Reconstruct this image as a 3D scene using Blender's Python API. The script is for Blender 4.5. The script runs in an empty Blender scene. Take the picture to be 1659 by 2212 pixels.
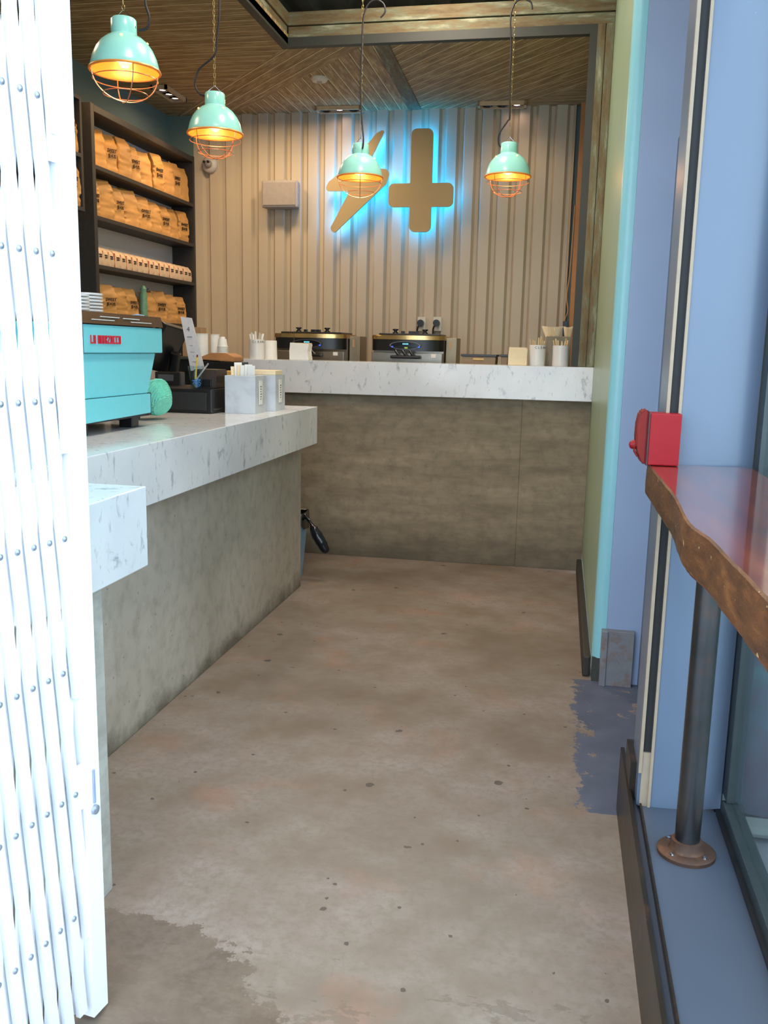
import bpy, bmesh, math, random
from mathutils import Vector, Matrix, noise
PI = math.pi
R_ = math.radians
scene = bpy.context.scene
C = scene.collection

# ------------------------------------------------------------------ camera
pitch, yaw, roll, FPX, CAMZ = 1.39104279, 0.1898545, 0.02140184, 1940.57, 1.45
ROT = Matrix.Rotation(yaw, 3, 'Z') @ Matrix.Rotation(pitch, 3, 'X') @ Matrix.Rotation(roll, 3, 'Z')
cd = bpy.data.cameras.new('camera'); cam = bpy.data.objects.new('camera', cd); C.objects.link(cam)
cam.matrix_world = Matrix.Translation((0, 0, CAMZ)) @ ROT.to_4x4()
cd.sensor_fit = 'HORIZONTAL'; cd.sensor_width = 36.0; cd.lens = 36.0 * FPX / 1659; cd.clip_start = 0.02
scene.camera = cam
# ------------------------------------------------------------------ world, exposure
scene.view_settings.view_transform = 'Standard'; scene.view_settings.look = 'None'
scene.view_settings.exposure = 0.0; scene.view_settings.gamma = 1.0; scene.view_settings.use_curve_mapping = False
W = bpy.data.worlds.new('world'); scene.world = W; W.use_nodes = True
bg = W.node_tree.nodes['Background']; bg.inputs[0].default_value = (0.68, 0.84, 1.0, 1); bg.inputs[1].default_value = 5.4
# light helpers: downlight spots and added interior fill
def area(name, loc, rot, size, power, col, spread=PI):
    l = bpy.data.lights.new(name, 'AREA'); l.shape = 'DISK'; l.size = size; l.energy = power; l.color = col; l.spread = spread
    o = bpy.data.objects.new(name, l); o.location = loc; o.rotation_euler = rot; C.objects.link(o); return o
def spot(name, loc, target, power, col, ang=60, blend=.6, rad=.03):
    l = bpy.data.lights.new(name, 'SPOT'); l.energy = power; l.color = col; l.spot_size = R_(ang); l.spot_blend = blend; l.shadow_soft_size = rad
    o = bpy.data.objects.new(name, l); o.location = loc
    o.rotation_euler = (Vector(target) - Vector(loc)).to_track_quat('-Z', 'Y').to_euler(); C.objects.link(o); return o
WARM = (1.0, 0.72, 0.42)
AMBER = (1.0, 0.62, 0.26)

for ly in (2.6, 4.0, 5.4):
    area('aisle_fill', (-.85, ly, 3.8), (0, 0, 0), .5, 28, (1.0, .88, .72))  # added fill up in the ceiling opening, unseen and without a fixture

# ------------------------------------------------------------------ helpers
def at(u, v, ax, val):
    """point where the sight line of photo position (u, v) meets the plane coord[ax] = val"""
    d = ROT @ Vector(((u - 829.5) / FPX, -(v - 1106) / FPX, -1)); o = Vector((0, 0, CAMZ))
    return o + d * ((val - o[ax]) / d[ax])
def lin(c):
    return tuple((x / 12.92 if x <= .04045 else ((x + .055) / 1.055) ** 2.4) for x in [k / 255 for k in c])
ROOTLOC = {}
class MB:
    def __init__(s): s.b = bmesh.new(); s.m = []
    def add(s, vs, fs, mi=0):
        V = [s.b.verts.new(v) for v in vs]; out = []
        for f in fs:
            try: F = s.b.faces.new([V[i] for i in f]); F.material_index = mi; out.append(F)
            except ValueError: pass
        return V
    def box(s, x0, x1, y0, y1, z0, z1, bev=0, mi=0, M=None):
        vs = [Vector((x, y, z)) for z in (z0, z1) for y in (y0, y1) for x in (x0, x1)]
        if M is not None: vs = [M @ v for v in vs]
        V = s.add(vs, [(0, 2, 3, 1), (4, 5, 7, 6), (0, 1, 5, 4), (2, 6, 7, 3), (0, 4, 6, 2), (1, 3, 7, 5)], mi)
        if bev:
            es = list({e for v in V for e in v.link_edges})
            bmesh.ops.bevel(s.b, geom=es, offset=bev, segments=2, affect='EDGES', profile=.6)
        return s
    def prism(s, poly, ax, a, b, mi=0, bev=0):
        # poly in the two other axes (in order), extruded along ax from a to b
        def p(q, t):
            if ax == 2: return (q[0], q[1], t)
            if ax == 1: return (q[0], t, q[1])
            return (t, q[0], q[1])
        n = len(poly); vs = [p(q, a) for q in poly] + [p(q, b) for q in poly]
        V = s.add(vs, [tuple(range(n)), tuple(range(2 * n - 1, n - 1, -1))] + [(i, (i + 1) % n, n + (i + 1) % n, n + i) for i in range(n)], mi)
        if bev:
            es = list({e for v in V for e in v.link_edges})
            bmesh.ops.bevel(s.b, geom=es, offset=bev, segments=2, affect='EDGES')
        return s
    def lathe(s, prof, n=32, c=(0, 0, 0), mi=0, cap0=False, cap1=False, M=None):
        vs = []
        for r, z in prof:
            for k in range(n):
                a = 2 * PI * k / n; v = Vector((c[0] + r * math.cos(a), c[1] + r * math.sin(a), c[2] + z))
                vs.append(M @ v if M is not None else v)
        fs = []
        for i in range(len(prof) - 1):
            for k in range(n):
                k2 = (k + 1) % n; fs.append((i * n + k, i * n + k2, (i + 1) * n + k2, (i + 1) * n + k))
        if cap0: fs.append(tuple(range(n - 1, -1, -1)))
        if cap1: fs.append(tuple((len(prof) - 1) * n + k for k in range(n)))
        s.add(vs, fs, mi); return s
    def cyl(s, c, r, z0, z1, n=24, mi=0, M=None):
        return s.lathe([(r, z0), (r, z1)], n, c, mi, True, True, M)
    def tube(s, pts, r, n=8, closed=False, mi=0):
        pts = [Vector(p) for p in pts]; N = len(pts); rings = []
        up = Vector((0.13, 0.31, 1)).normalized()
        for i, p in enumerate(pts):
            if closed: t = pts[(i + 1) % N] - pts[i - 1]
            else: t = pts[min(i + 1, N - 1)] - pts[max(i - 1, 0)]
            t.normalize(); a = t.cross(up)
            if a.length < .05: a = t.cross(Vector((1, 0, 0)))
            a.normalize(); b = t.cross(a); rr = r[i] if isinstance(r, (list, tuple)) else r
            rings.append([p + (a * math.cos(2 * PI * k / n) + b * math.sin(2 * PI * k / n)) * rr for k in range(n)])
        vs = [v for rg in rings for v in rg]; fs = []
        for i in range(N if closed else N - 1):
            j = (i + 1) % N
            for k in range(n): fs.append((i * n + k, i * n + (k + 1) % n, j * n + (k + 1) % n, j * n + k))
        if not closed: fs += [tuple(range(n - 1, -1, -1)), tuple((N - 1) * n + k for k in range(n))]
        s.add(vs, fs, mi); return s
    def build(s, name, mats, parent=None, world=True, smooth=False, loc=None, recalc=True):
        off = Vector((0, 0, 0))
        if world:
            if parent is not None: off = Vector(ROOTLOC.get(parent.name, (0, 0, 0)))
            elif loc is not None: off = Vector(loc)
        if off.length: bmesh.ops.translate(s.b, vec=-off, verts=s.b.verts)
        if recalc: bmesh.ops.recalc_face_normals(s.b, faces=s.b.faces)
        me = bpy.data.meshes.new(name); s.b.to_mesh(me); s.b.free()
        for m in (mats if isinstance(mats, (list, tuple)) else [mats]): me.materials.append(m)
        if smooth:
            for p in me.polygons: p.use_smooth = True
            try: me.set_sharp_from_angle(angle=R_(40))
            except Exception: pass
        o = bpy.data.objects.new(name, me); C.objects.link(o)
        if parent is not None:
            o.parent = parent; ROOTLOC[o.name] = tuple(ROOTLOC.get(parent.name, (0, 0, 0)))
        elif loc is not None:
            o.location = loc; ROOTLOC[o.name] = tuple(loc)
        return o
def tag(o, label=None, cat=None, group=None, kind=None):
    if label: o['label'] = label
    if cat: o['category'] = cat
    if group: o['group'] = group
    if kind: o['kind'] = kind
    return o
def thing(name, label, cat, loc=(0, 0, 0), rz=0, group=None):
    o = bpy.data.objects.new(name, None); C.objects.link(o); o.location = loc; o.rotation_euler = (0, 0, rz); o.empty_display_size = .05
    ROOTLOC[o.name] = tuple(loc); tag(o, label, cat, group); return o
def struct(o): o['kind'] = 'structure'; return o
def copy_tree(o, loc=None, rz=None, label=None, group=None, parent=None):
    c = o.copy(); C.objects.link(c); c.parent = parent
    if parent is None:
        if loc is not None: c.location = loc
        if rz is not None: c.rotation_euler = (0, 0, rz)
        if label: c['label'] = label
        if group: c['group'] = group
    for ch in list(o.children): copy_tree(ch, parent=c)
    return c
def text_mesh(txt, size, M, mi=0, ext=.0006, sx=1.0, align='CENTER', mb=None, bold=0.0):
    cu = bpy.data.curves.new('t', 'FONT'); cu.body = txt; cu.size = size; cu.extrude = ext; cu.align_x = align; cu.align_y = 'CENTER'; cu.offset = bold
    cu.resolution_u = 2
    o = bpy.data.objects.new('t', cu); C.objects.link(o); bpy.context.view_layer.update()
    me = bpy.data.meshes.new_from_object(o.evaluated_get(bpy.context.evaluated_depsgraph_get()))
    mb = mb or MB(); vs = [M @ Vector((v.co.x * sx, v.co.y, v.co.z)) for v in me.vertices]
    mb.add(vs, [tuple(p.vertices) for p in me.polygons], mi)
    bpy.data.objects.remove(o); bpy.data.curves.remove(cu); bpy.data.meshes.remove(me)
    return mb
# orientation matrices for writing: text x,y,z -> world
def facing(normal, origin, up=(0, 0, 1), roll=0):
    n = Vector(normal).normalized(); u = Vector(up); x = u.cross(n).normalized(); y = n.cross(x)
    return Matrix.Translation(origin) @ Matrix((x, y, n)).transposed().to_4x4() @ Matrix.Rotation(roll, 4, 'Z')
def spline(pts, k=6):
    pts = [Vector(p) for p in pts]; out = []
    for i in range(len(pts) - 1):
        p0, p1, p2, p3 = pts[max(i - 1, 0)], pts[i], pts[i + 1], pts[min(i + 2, len(pts) - 1)]
        for j in range(k):
            t = j / k
            out.append(.5 * ((2 * p1) + (p2 - p0) * t + (2 * p0 - 5 * p1 + 4 * p2 - p3) * t * t + (3 * p1 - p0 - 3 * p2 + p3) * t ** 3))
    out.append(pts[-1]); return out
def rounded(poly, radii, k=5):
    """round each corner of a polygon"""
    n = len(poly); out = []
    for i in range(n):
        p = Vector(poly[i]); a = (Vector(poly[i - 1]) - p); b = (Vector(poly[(i + 1) % n]) - p); r = radii[i] if isinstance(radii, (list, tuple)) else radii
        an, bn = a.normalized(), b.normalized(); half = an.angle(bn) / 2; d = min(r / math.tan(half), a.length * .48, b.length * .48); r2 = d * math.tan(half)
        s, e = p + an * d, p + bn * d; cen = p + (an + bn).normalized() * (r2 / math.sin(half))
        a0 = math.atan2(s.y - cen.y, s.x - cen.x); a1 = math.atan2(e.y - cen.y, e.x - cen.x); da = (a1 - a0 + PI) % (2 * PI) - PI
        for j in range(k + 1):
            t = a0 + da * j / k; out.append((cen.x + r2 * math.cos(t), cen.y + r2 * math.sin(t)))
    return out

# ------------------------------------------------------------------ materials
class N:
    def __init__(s, name):
        s.m = bpy.data.materials.new(name); s.m.use_nodes = True; s.t = s.m.node_tree; s.n = s.t.nodes; s.p = s.n['Principled BSDF']; s._co = None
    def new(s, ty, **k):
        x = s.n.new(ty)
        for a, b in k.items(): setattr(x, a, b)
        return x
    def l(s, a, b): s.t.links.new(a, b)
    def co(s, scale=(1, 1, 1), rot=(0, 0, 0), loc=(0, 0, 0)):
        tc = s.new('ShaderNodeTexCoord'); mp = s.new('ShaderNodeMapping'); mp.inputs['Scale'].default_value = scale; mp.inputs['Rotation'].default_value = rot; mp.inputs['Location'].default_value = loc
        s.l(tc.outputs['Object'], mp.inputs[0]); return mp.outputs[0]
    def noise(s, co, sc, det=4, rough=.55, dist=0):
        x = s.new('ShaderNodeTexNoise'); x.inputs['Scale'].default_value = sc; x.inputs['Detail'].default_value = det; x.inputs['Roughness'].default_value = rough; x.inputs['Distortion'].default_value = dist
        s.l(co, x.inputs['Vector']); return x.outputs['Fac']
    def voro(s, co, sc, feat='F1'):
        x = s.new('ShaderNodeTexVoronoi'); x.feature = feat; x.inputs['Scale'].default_value = sc; s.l(co, x.inputs['Vector']); return x
    def ramp(s, f, stops, interp='LINEAR'):
        x = s.new('ShaderNodeValToRGB'); e = x.color_ramp.elements; x.color_ramp.interpolation = interp
        while len(e) < len(stops): e.new(.5)
        for i, (p, c) in enumerate(stops):
            e[i].position = p; e[i].color = (tuple(c) + (1,)) if isinstance(c, (tuple, list)) else (c, c, c, 1)
        s.l(f, x.inputs[0]); return x.outputs[0]
    def mix(s, f, a, b, bt='MIX'):
        x = s.new('ShaderNodeMix', data_type='RGBA', blend_type=bt)
        for i, v in ((0, f), (6, a), (7, b)):
            if isinstance(v, (int, float)): x.inputs[i].default_value = v if i == 0 else (v, v, v, 1)
            elif isinstance(v, (tuple, list)): x.inputs[i].default_value = tuple(v) + (1,)
            else: s.l(v, x.inputs[i])
        return x.outputs[2]
    def math(s, op, a, b=0.0, c=None):
        x = s.new('ShaderNodeMath', operation=op)
        for i, v in enumerate((a, b) if c is None else (a, b, c)):
            if isinstance(v, (int, float)): x.inputs[i].default_value = v
            else: s.l(v, x.inputs[i])
        return x.outputs[0]
    def xyz(s, co):
        x = s.new('ShaderNodeSeparateXYZ'); s.l(co, x.inputs[0]); return x.outputs
    def base(s, c):
        if isinstance(c, (tuple, list)): s.p.inputs['Base Color'].default_value = tuple(c) + (1,)
        else: s.l(c, s.p.inputs['Base Color'])
    def rough(s, r):
        if isinstance(r, (int, float)): s.p.inputs['Roughness'].default_value = r
        else: s.l(r, s.p.inputs['Roughness'])
    def bump(s, h, st=.2, d=.002):
        x = s.new('ShaderNodeBump'); x.inputs['Strength'].default_value = st; x.inputs['Distance'].default_value = d; s.l(h, x.inputs['Height']); s.l(x.outputs[0], s.p.inputs['Normal'])
def simple(name, rgb, rough=.5, metal=0, var=.06, nsc=30, emit=0, bump=0, spec=None):
    m = N(name); c = lin(rgb); co = m.co(); nz = m.noise(co, nsc, 3)
    m.base(m.ramp(nz, [(.3, tuple(x * (1 - var) for x in c)), (.7, tuple(min(1, x * (1 + var)) for x in c))]))
    m.rough(rough); m.p.inputs['Metallic'].default_value = metal
    if spec is not None: m.p.inputs['Specular IOR Level'].default_value = spec
    if emit: m.p.inputs['Emission Color'].default_value = c + (1,); m.p.inputs['Emission Strength'].default_value = emit
    if bump: m.bump(nz, bump)
    return m.m
def emissive(name, rgb, st):
    m = N(name); c = lin(rgb); m.base((.02, .02, .02)); m.p.inputs['Emission Color'].default_value = c + (1,); m.p.inputs['Emission Strength'].default_value = st; return m.m

def m_floor():
    m = N('floor_concrete'); co = m.co(); X = m.xyz(co)
    n1 = m.noise(co, 1.3, 6, .6); n2 = m.noise(co, 5, 8, .65); n3 = m.noise(co, 40, 6, .7)
    c = m.ramp(n1, [(.32, lin((112, 98, 85))), (.5, lin((137, 125, 114))), (.68, lin((152, 138, 132)))])
    c = m.mix(m.ramp(n2, [(.42, 0.0), (.66, .42)]), c, lin((108, 84, 62)))
    c = m.mix(m.ramp(n3, [(.38, .55), (.58, 0.0)]), c, lin((112, 98, 84)))
    # reddish wear
    n4 = m.noise(m.co(loc=(7, 3, 0)), 3.1, 5, .6); c = m.mix(m.ramp(n4, [(.56, 0.0), (.74, .3)]), c, lin((170, 112, 86)))
    # dark gum spots
    v = m.voro(m.co(loc=(.3, .1, 0)), 5.2); wob = m.noise(co, 55, 3); d = m.math('ADD', v.outputs['Distance'], m.math('MULTIPLY', m.math('SUBTRACT', wob, .5), .12))
    sp = m.math('LESS_THAN', d, .082); sel = m.math('GREATER_THAN', m.xyz(v.outputs['Color'])[0], .45)
    c = m.mix(m.math('MULTIPLY', m.math('MULTIPLY', sp, sel), .75), c, lin((58, 52, 50)))
    v2 = m.voro(m.co(loc=(5.3, 2.1, 0)), 13); d2 = m.math('ADD', v2.outputs['Distance'], m.math('MULTIPLY', m.math('SUBTRACT', wob, .5), .2))
    sp2 = m.math('MULTIPLY', m.math('LESS_THAN', d2, .085), m.math('GREATER_THAN', m.xyz(v2.outputs['Color'])[1], .5))
    c = m.mix(m.math('MULTIPLY', sp2, .8), c, lin((62, 50, 46)))
    n5 = m.noise(m.co(scale=(1, 2.2, 1), loc=(1, 5, 0)), 4.5, 8, .72); near = m.ramp(m.math('ADD', X[1], m.math('MULTIPLY', m.math('SUBTRACT', n5, .5), .8)), [(0.0, 1.0), (1.0, 0.0)])
    nb = m.math('LESS_THAN', m.math('ADD', X[1], m.math('MULTIPLY', m.math('SUBTRACT', n5, .5), 1.6)), 1.66)
    c = m.mix(m.math('MULTIPLY', nb, .42), c, lin((92, 80, 68)))
    # damp-looking worn patch on the left near the gate
    jag = m.math('MULTIPLY', m.math('SUBTRACT', m.noise(co, 7, 8, .75), .5), .35)
    a = m.math('LESS_THAN', m.math('ADD', X[1], jag), m.math('ADD', 1.93, m.math('MULTIPLY', m.math('ADD', X[0], 1.0), -.10)))
    b = m.math('LESS_THAN', m.math('ADD', X[0], m.math('MULTIPLY', jag, 1.3)), m.math('ADD', -.66, m.math('MULTIPLY', m.math('SUBTRACT', 1.8, X[1]), 1.0)))
    wet = m.math('MULTIPLY', a, b)
    c = m.mix(m.math('MULTIPLY', wet, .7), c, m.ramp(n2, [(.35, lin((76, 62, 50))), (.7, lin((122, 106, 92)))]))
    # slate-blue floor paint by the side door
    jg = m.math('MULTIPLY', m.math('SUBTRACT', m.noise(co, 9, 9, .8), .5), .22)
    e1 = m.math('GREATER_THAN', m.math('ADD', X[0], jg), .125); e2 = m.math('LESS_THAN', m.math('ADD', X[1], m.math('MULTIPLY', jg, .2)), 3.96); e3 = m.math('GREATER_THAN', m.math('ADD', X[1], m.math('MULTIPLY', jg, .2)), 2.745)
    pt = m.math('MULTIPLY', e1, m.math('MULTIPLY', e2, e3)); flak = m.math('LESS_THAN', m.noise(m.co(loc=(2, 2, 2)), 6, 9, .75), .56); fl2 = m.math('GREATER_THAN', X[0], .2)
    pt = m.math('MULTIPLY', pt, m.math('MAXIMUM', flak, m.math('MULTIPLY', fl2, m.math('LESS_THAN', X[1], 3.4))))
    c = m.mix(m.math('MULTIPLY', pt, .94), c, m.ramp(n2, [(.3, lin((62, 70, 88))), (.7, lin((88, 96, 116)))]))
    m.base(c); m.rough(m.ramp(n2, [(.3, .42), (.7, .62)])); m.bump(n3, .25, .001); return m.m
def m_concrete(name, a, b, streak=(1, 1, 6), dirt=None):
    m = N(name); co = m.co(); n1 = m.noise(m.co(scale=streak), 2.2, 7, .62); n2 = m.noise(co, 14, 7, .6); n3 = m.noise(co, 90, 4, .6)
    c = m.ramp(n1, [(.3, lin(a)), (.7, lin(b))]); c = m.mix(m.ramp(n2, [(.3, .45), (.55, 0.0)]), c, tuple(x * .62 for x in lin(a)))
    v = m.voro(co, 17); hole = m.math('LESS_THAN', v.outputs['Distance'], m.math('MULTIPLY', m.xyz(v.outputs['Color'])[0], .085)); c = m.mix(m.math('MULTIPLY', hole, .5), c, tuple(x * .35 for x in lin(a)))
    if dirt:
        X = m.xyz(co); g = m.math('ADD', X[2], m.math('MULTIPLY', m.math('SUBTRACT', m.noise(co, 4, 6, .7), .5), .3))
        c = m.mix(m.ramp(g, [(0.0, .75), (dirt, 0.0)]), c, lin((72, 64, 48)))
    m.base(c); m.rough(.75); m.bump(m.mix(.5, n2, n3), .35, .002); return m.m
def m_marble():
    m = N('white_marble'); co = m.co(rot=(.6, .5, .7)); n1 = m.noise(co, 1.6, 5, .55)
    c = m.ramp(n1, [(.3, lin((206, 208, 212))), (.7, lin((236, 236, 236)))])
    st = m.noise(m.co(scale=(1, 1, .5), rot=(.5, .9, .4)), 13, 6, .66, .6); patch = m.noise(m.co(loc=(3, 1, 5)), 5.5, 3, .6)
    vein = m.math('MULTIPLY', m.ramp(st, [(.58, 0.0), (.66, 1.0)]), m.ramp(patch, [(.40, 0.0), (.56, 1.0)]))
    c = m.mix(m.math('MULTIPLY', vein, .6), c, lin((112, 116, 128)))
    st2 = m.noise(m.co(scale=(1.2, 1.2, .5), rot=(.9, .3, 1.1), loc=(4, 4, 4)), 30, 5, .6, .5); c = m.mix(m.math('MULTIPLY', m.ramp(st2, [(.60, 0.0), (.68, 1.0)]), .5), c, lin((140, 142, 150)))
    m.base(c); m.rough(.13); return m.m
def m_planks(name, ang):
    m = N(name); co = m.co(rot=(0, 0, ang)); X = m.xyz(co); sp = .094
    q = m.math('DIVIDE', X[1], sp); fr = m.math('FRACT', q); bid = m.math('FLOOR', q)
    wn = m.new('ShaderNodeTexWhiteNoise', noise_dimensions='1D'); m.l(bid, wn.inputs['W'])
    cmb = m.new('ShaderNodeCombineXYZ'); m.l(X[0], cmb.inputs[0]); m.l(q, cmb.inputs[1]); m.l(bid, cmb.inputs[2])
    mp = m.new('ShaderNodeMapping'); mp.inputs['Scale'].default_value = (1.6, 1.2, 3.7); m.l(cmb.outputs[0], mp.inputs[0])
    g = m.noise(mp.outputs[0], 3.2, 8, .7); k = m.noise(mp.outputs[0], 9, 5, .6)
    c = m.ramp(g, [(.32, lin((120, 94, 60))), (.52, lin((172, 142, 98))), (.7, lin((208, 190, 150)))])
    c = m.mix(m.ramp(k, [(.58, 0.0), (.75, .5)]), c, lin((172, 164, 132)))
    c = m.mix(m.math('MULTIPLY', wn.outputs[0], .2), c, lin((84, 68, 44)))
    edge = m.math('LESS_THAN', fr, .085); c = m.mix(m.math('MULTIPLY', edge, .85), c, lin((238, 222, 168)))  # pale strip paints the lit reveal along each board gap
    gap = m.math('GREATER_THAN', fr, .95); c = m.mix(m.math('MULTIPLY', gap, .9), c, lin((34, 28, 18)))
    m.base(c); m.rough(.7); m.bump(m.math('ADD', m.math('MULTIPLY', gap, -1.0), m.math('MULTIPLY', g, .3)), .6, .006); return m.m
def m_worn(name, ax=2):
    m = N(name); sc = [6, 6, 6]; sc[ax] = 1.1; co = m.co(scale=tuple(sc)); n1 = m.noise(co, 3, 8, .7); n2 = m.noise(co, 7, 6, .7)
    c = m.ramp(n1, [(.3, lin((82, 66, 42))), (.47, lin((116, 98, 68))), (.55, lin((112, 112, 88))), (.68, lin((164, 160, 134)))])
    c = m.mix(m.ramp(n2, [(.58, 0.0), (.72, .7)]), c, lin((98, 68, 40)))
    m.base(c); m.rough(.75); m.bump(n1, .5, .003); return m.m
def m_barwood():
    m = N('varnished_bar_wood'); co = m.co(scale=(6, 1, 6)); n1 = m.noise(co, 2, 7, .6, 1.2); co2 = m.co(); X = m.xyz(co2)
    c = m.ramp(n1, [(.3, lin((70, 26, 16))), (.6, lin((112, 50, 30))), (.75, lin((140, 74, 44)))])
    # knot near the live edge
    dx = m.math('MULTIPLY', m.math('SUBTRACT', X[0], .295), 14); dy = m.math('MULTIPLY', m.math('SUBTRACT', X[1], 1.78), 4.2)
    d = m.math('SQRT', m.math('ADD', m.math('MULTIPLY', dx, dx), m.math('MULTIPLY', dy, dy))); d = m.math('ADD', d, m.math('MULTIPLY', m.math('SUBTRACT', m.noise(co2, 22, 4), .5), .8))
    ring = m.math('FRACT', m.math('MULTIPLY', d, 2.6)); inside = m.math('LESS_THAN', d, 1.0)
    c = m.mix(m.math('MULTIPLY', inside, m.math('ADD', .25, m.math('MULTIPLY', ring, .5))), c, lin((52, 20, 14)))
    m.base(c); m.rough(.09); m.p.inputs['Coat Weight'].default_value = .8; m.p.inputs['Coat Roughness'].default_value = .06; return m.m
def m_bark():
    m = N('live_edge_bark'); n1 = m.noise(m.co(scale=(1, .6, 2)), 14, 7, .7); c = m.ramp(n1, [(.3, lin((48, 26, 14))), (.55, lin((94, 54, 26))), (.72, lin((132, 84, 40)))])
    w = m.noise(m.co(), 60, 3); c = m.mix(m.math('MULTIPLY', m.math('GREATER_THAN', w, .7), .7), c, lin((200, 170, 120)))
    m.base(c); m.rough(.4); m.bump(n1, .8, .006); return m.m
def m_steel(name, rgb, rust=.0, rough=.38, metal=.75):
    m = N(name); co = m.co(); n1 = m.noise(co, 6, 7, .65); c = m.ramp(n1, [(.3, tuple(x * .75 for x in lin(rgb))), (.7, tuple(x * 1.2 for x in lin(rgb)))])
    if rust: n2 = m.noise(co, 16, 7, .7); c = m.mix(m.ramp(n2, [(.5, 0.0), (.68, rust)]), c, lin((134, 88, 58)))
    m.base(c); m.rough(rough); m.p.inputs['Metallic'].default_value = metal; return m.m
def m_painted(name, rgb, chips=None, rough=.35):
    m = N(name); co = m.co(); c = lin(rgb); n1 = m.noise(co, 2.5, 4); col = m.ramp(n1, [(.3, tuple(x * .95 for x in c)), (.7, tuple(min(1, x * 1.04) for x in c))])
    if chips: n2 = m.noise(m.co(scale=(1, 1, .5)), 23, 6, .7); col = m.mix(m.math('GREATER_THAN', n2, .735), col, lin(chips))
    m.base(col); m.rough(rough); return m.m
def m_kraft(name, rgb):
    m = N(name); co = m.co(); n1 = m.noise(co, 9, 5, .6); n2 = m.noise(co, 34, 5, .7); c = lin(rgb)
    m.base(m.ramp(n1, [(.3, tuple(x * .85 for x in c)), (.7, tuple(min(1, x * 1.08) for x in c))])); m.rough(.55); m.bump(m.mix(.4, n1, n2), .7, .008); return m.m
def m_glass(name, tint=(1, 1, 1), refl=.07, ior=1.45):
    m = N(name); m.n.remove(m.p); t = m.new('ShaderNodeBsdfTransparent'); t.inputs[0].default_value = tuple(tint) + (1,); g = m.new('ShaderNodeBsdfGlossy'); g.inputs['Roughness'].default_value = .02
    fr = m.new('ShaderNodeFresnel'); ge = m.new('ShaderNodeNewGeometry'); m.l(m.math('ADD', ior, m.math('MULTIPLY', ge.outputs['Backfacing'], 1 / ior - ior)), fr.inputs[0]); mx = m.new('ShaderNodeMixShader'); m.l(fr.outputs[0], mx.inputs[0]); m.l(t.outputs[0], mx.inputs[1]); m.l(g.outputs[0], mx.inputs[2]); m.l(mx.outputs[0], m.n['Material Output'].inputs[0]); return m.m

MF = m_floor(); MARBLE = m_marble()
MC_L = m_concrete('board_formed_concrete', (168, 155, 138), (196, 185, 170), (1, 1, .5), .10)
MC_B = m_concrete('back_counter_concrete', (120, 106, 86), (160, 143, 118), (1, 1, 5), .30)
MC_N = m_concrete('brushed_concrete', (158, 152, 142), (190, 186, 176), (1, 2, 6))
M_BLOCK = m_concrete('cast_concrete', (188, 194, 200), (204, 210, 216), (1, 1, 1))
PL_X = m_planks('ceiling_planks_across', 0); PL_D = m_planks('ceiling_planks_diagonal', R_(47.5)); PL_Y = m_planks('ceiling_planks_lengthwise', R_(90)); 
WORN_X = m_worn('worn_painted_wood', 0); WORN_Y = m_worn('worn_painted_wood_side', 1); WORN_Z = m_worn('worn_painted_wood_post', 2)
BARW = m_barwood(); BARK = m_bark()
BLK = simple('black_steel', (56, 56, 50), .6); BLKP = simple('black_plastic', (22, 22, 24), .35); CHAR = simple('dark_stained_wood', (50, 46, 44), .55, 0, .15)
KERB = m_steel('black_kerb_steel', (58, 52, 46), .35); KICK = m_steel('kick_plate_steel', (140, 138, 140), .7, .4, .4); PIPE = m_steel('pipe_steel', (84, 84, 86), .2, .28, .9); FLANGE = m_steel('rusty_flange', (78, 56, 46), .6, .6, .5)
LAV = m_painted('lavender_grey_paint', (148, 164, 192), None, .3); LAVN = m_painted('steel_blue_paint', (92, 105, 124), (226, 236, 244), .3); LAV2 = m_painted('blue_grey_sill', (68, 76, 90), None, .35)
MINT = m_painted('mint_wall_paint', (156, 176, 146), None, .35); TEAL = m_painted('teal_wall_paint', (108, 126, 122), None, .7)
TAN = simple('tan_trim', (150, 132, 112), .5); WHITEP = simple('white_paint', (238, 240, 246), .35, 0, .02); GREYW = simple('grey_white_paint', (214, 208, 202), .8, 0, .02)
CORR = simple('corrugated_cream_metal', (192, 177, 154), .5, .0, .03, 3)
DECK = m_steel('dark_roof_deck', (150, 154, 146), .1, .6, .0)
GREY = simple('speaker_grey', (168, 160, 156), .6)
SIGN = simple('brushed_gold_sign', (178, 156, 116), .6, .0, .03, 4); LED = emissive('cyan_led', (0, 160, 255), 46)
MINTM = simple('mint_enamel', (156, 222, 212), .25, 0, .02); ORG = simple('amber_reflector', (238, 146, 62), .35, .2, .03); COPPER = simple('copper_wire', (224, 168, 130), .3, .8)
CHAIN = simple('brass_chain', (170, 150, 100), .35, .8); CORD = simple('black_cord', (34, 30, 36), .6)
BULB = emissive('lit_bulb', (255, 190, 120), 3.5); SPOTB = emissive('lit_downlight', (255, 214, 190), 30)
STEEL = simple('brushed_steel', (138, 130, 118), .28, .9); CHROME = simple('chrome', (200, 200, 205), .12, 1)
AQUA = simple('aqua_panel', (116, 208, 218), .28, 0, .02); BROWNM = simple('bronze_rail', (112, 88, 68), .3, .6); RED = simple('red_enamel', (138, 14, 24), .45, 0, .04, spec=.25); REDL = simple('red_lettering', (206, 32, 52), .4); DRED = simple('dark_red_plastic', (112, 24, 20), .5, spec=.2)
KRAFT = m_kraft('kraft_paper', (204, 152, 88)); KRAFT2 = m_kraft('pale_kraft_paper', (222, 186, 122)); INK = simple('black_ink', (44, 30, 24), .7); PALEB = m_kraft('pale_bag_paper', (218, 190, 160)); PINKB = simple('terracotta_side', (190, 110, 84), .6); CARDB = m_kraft('cardboard', (176, 140, 104))
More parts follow.
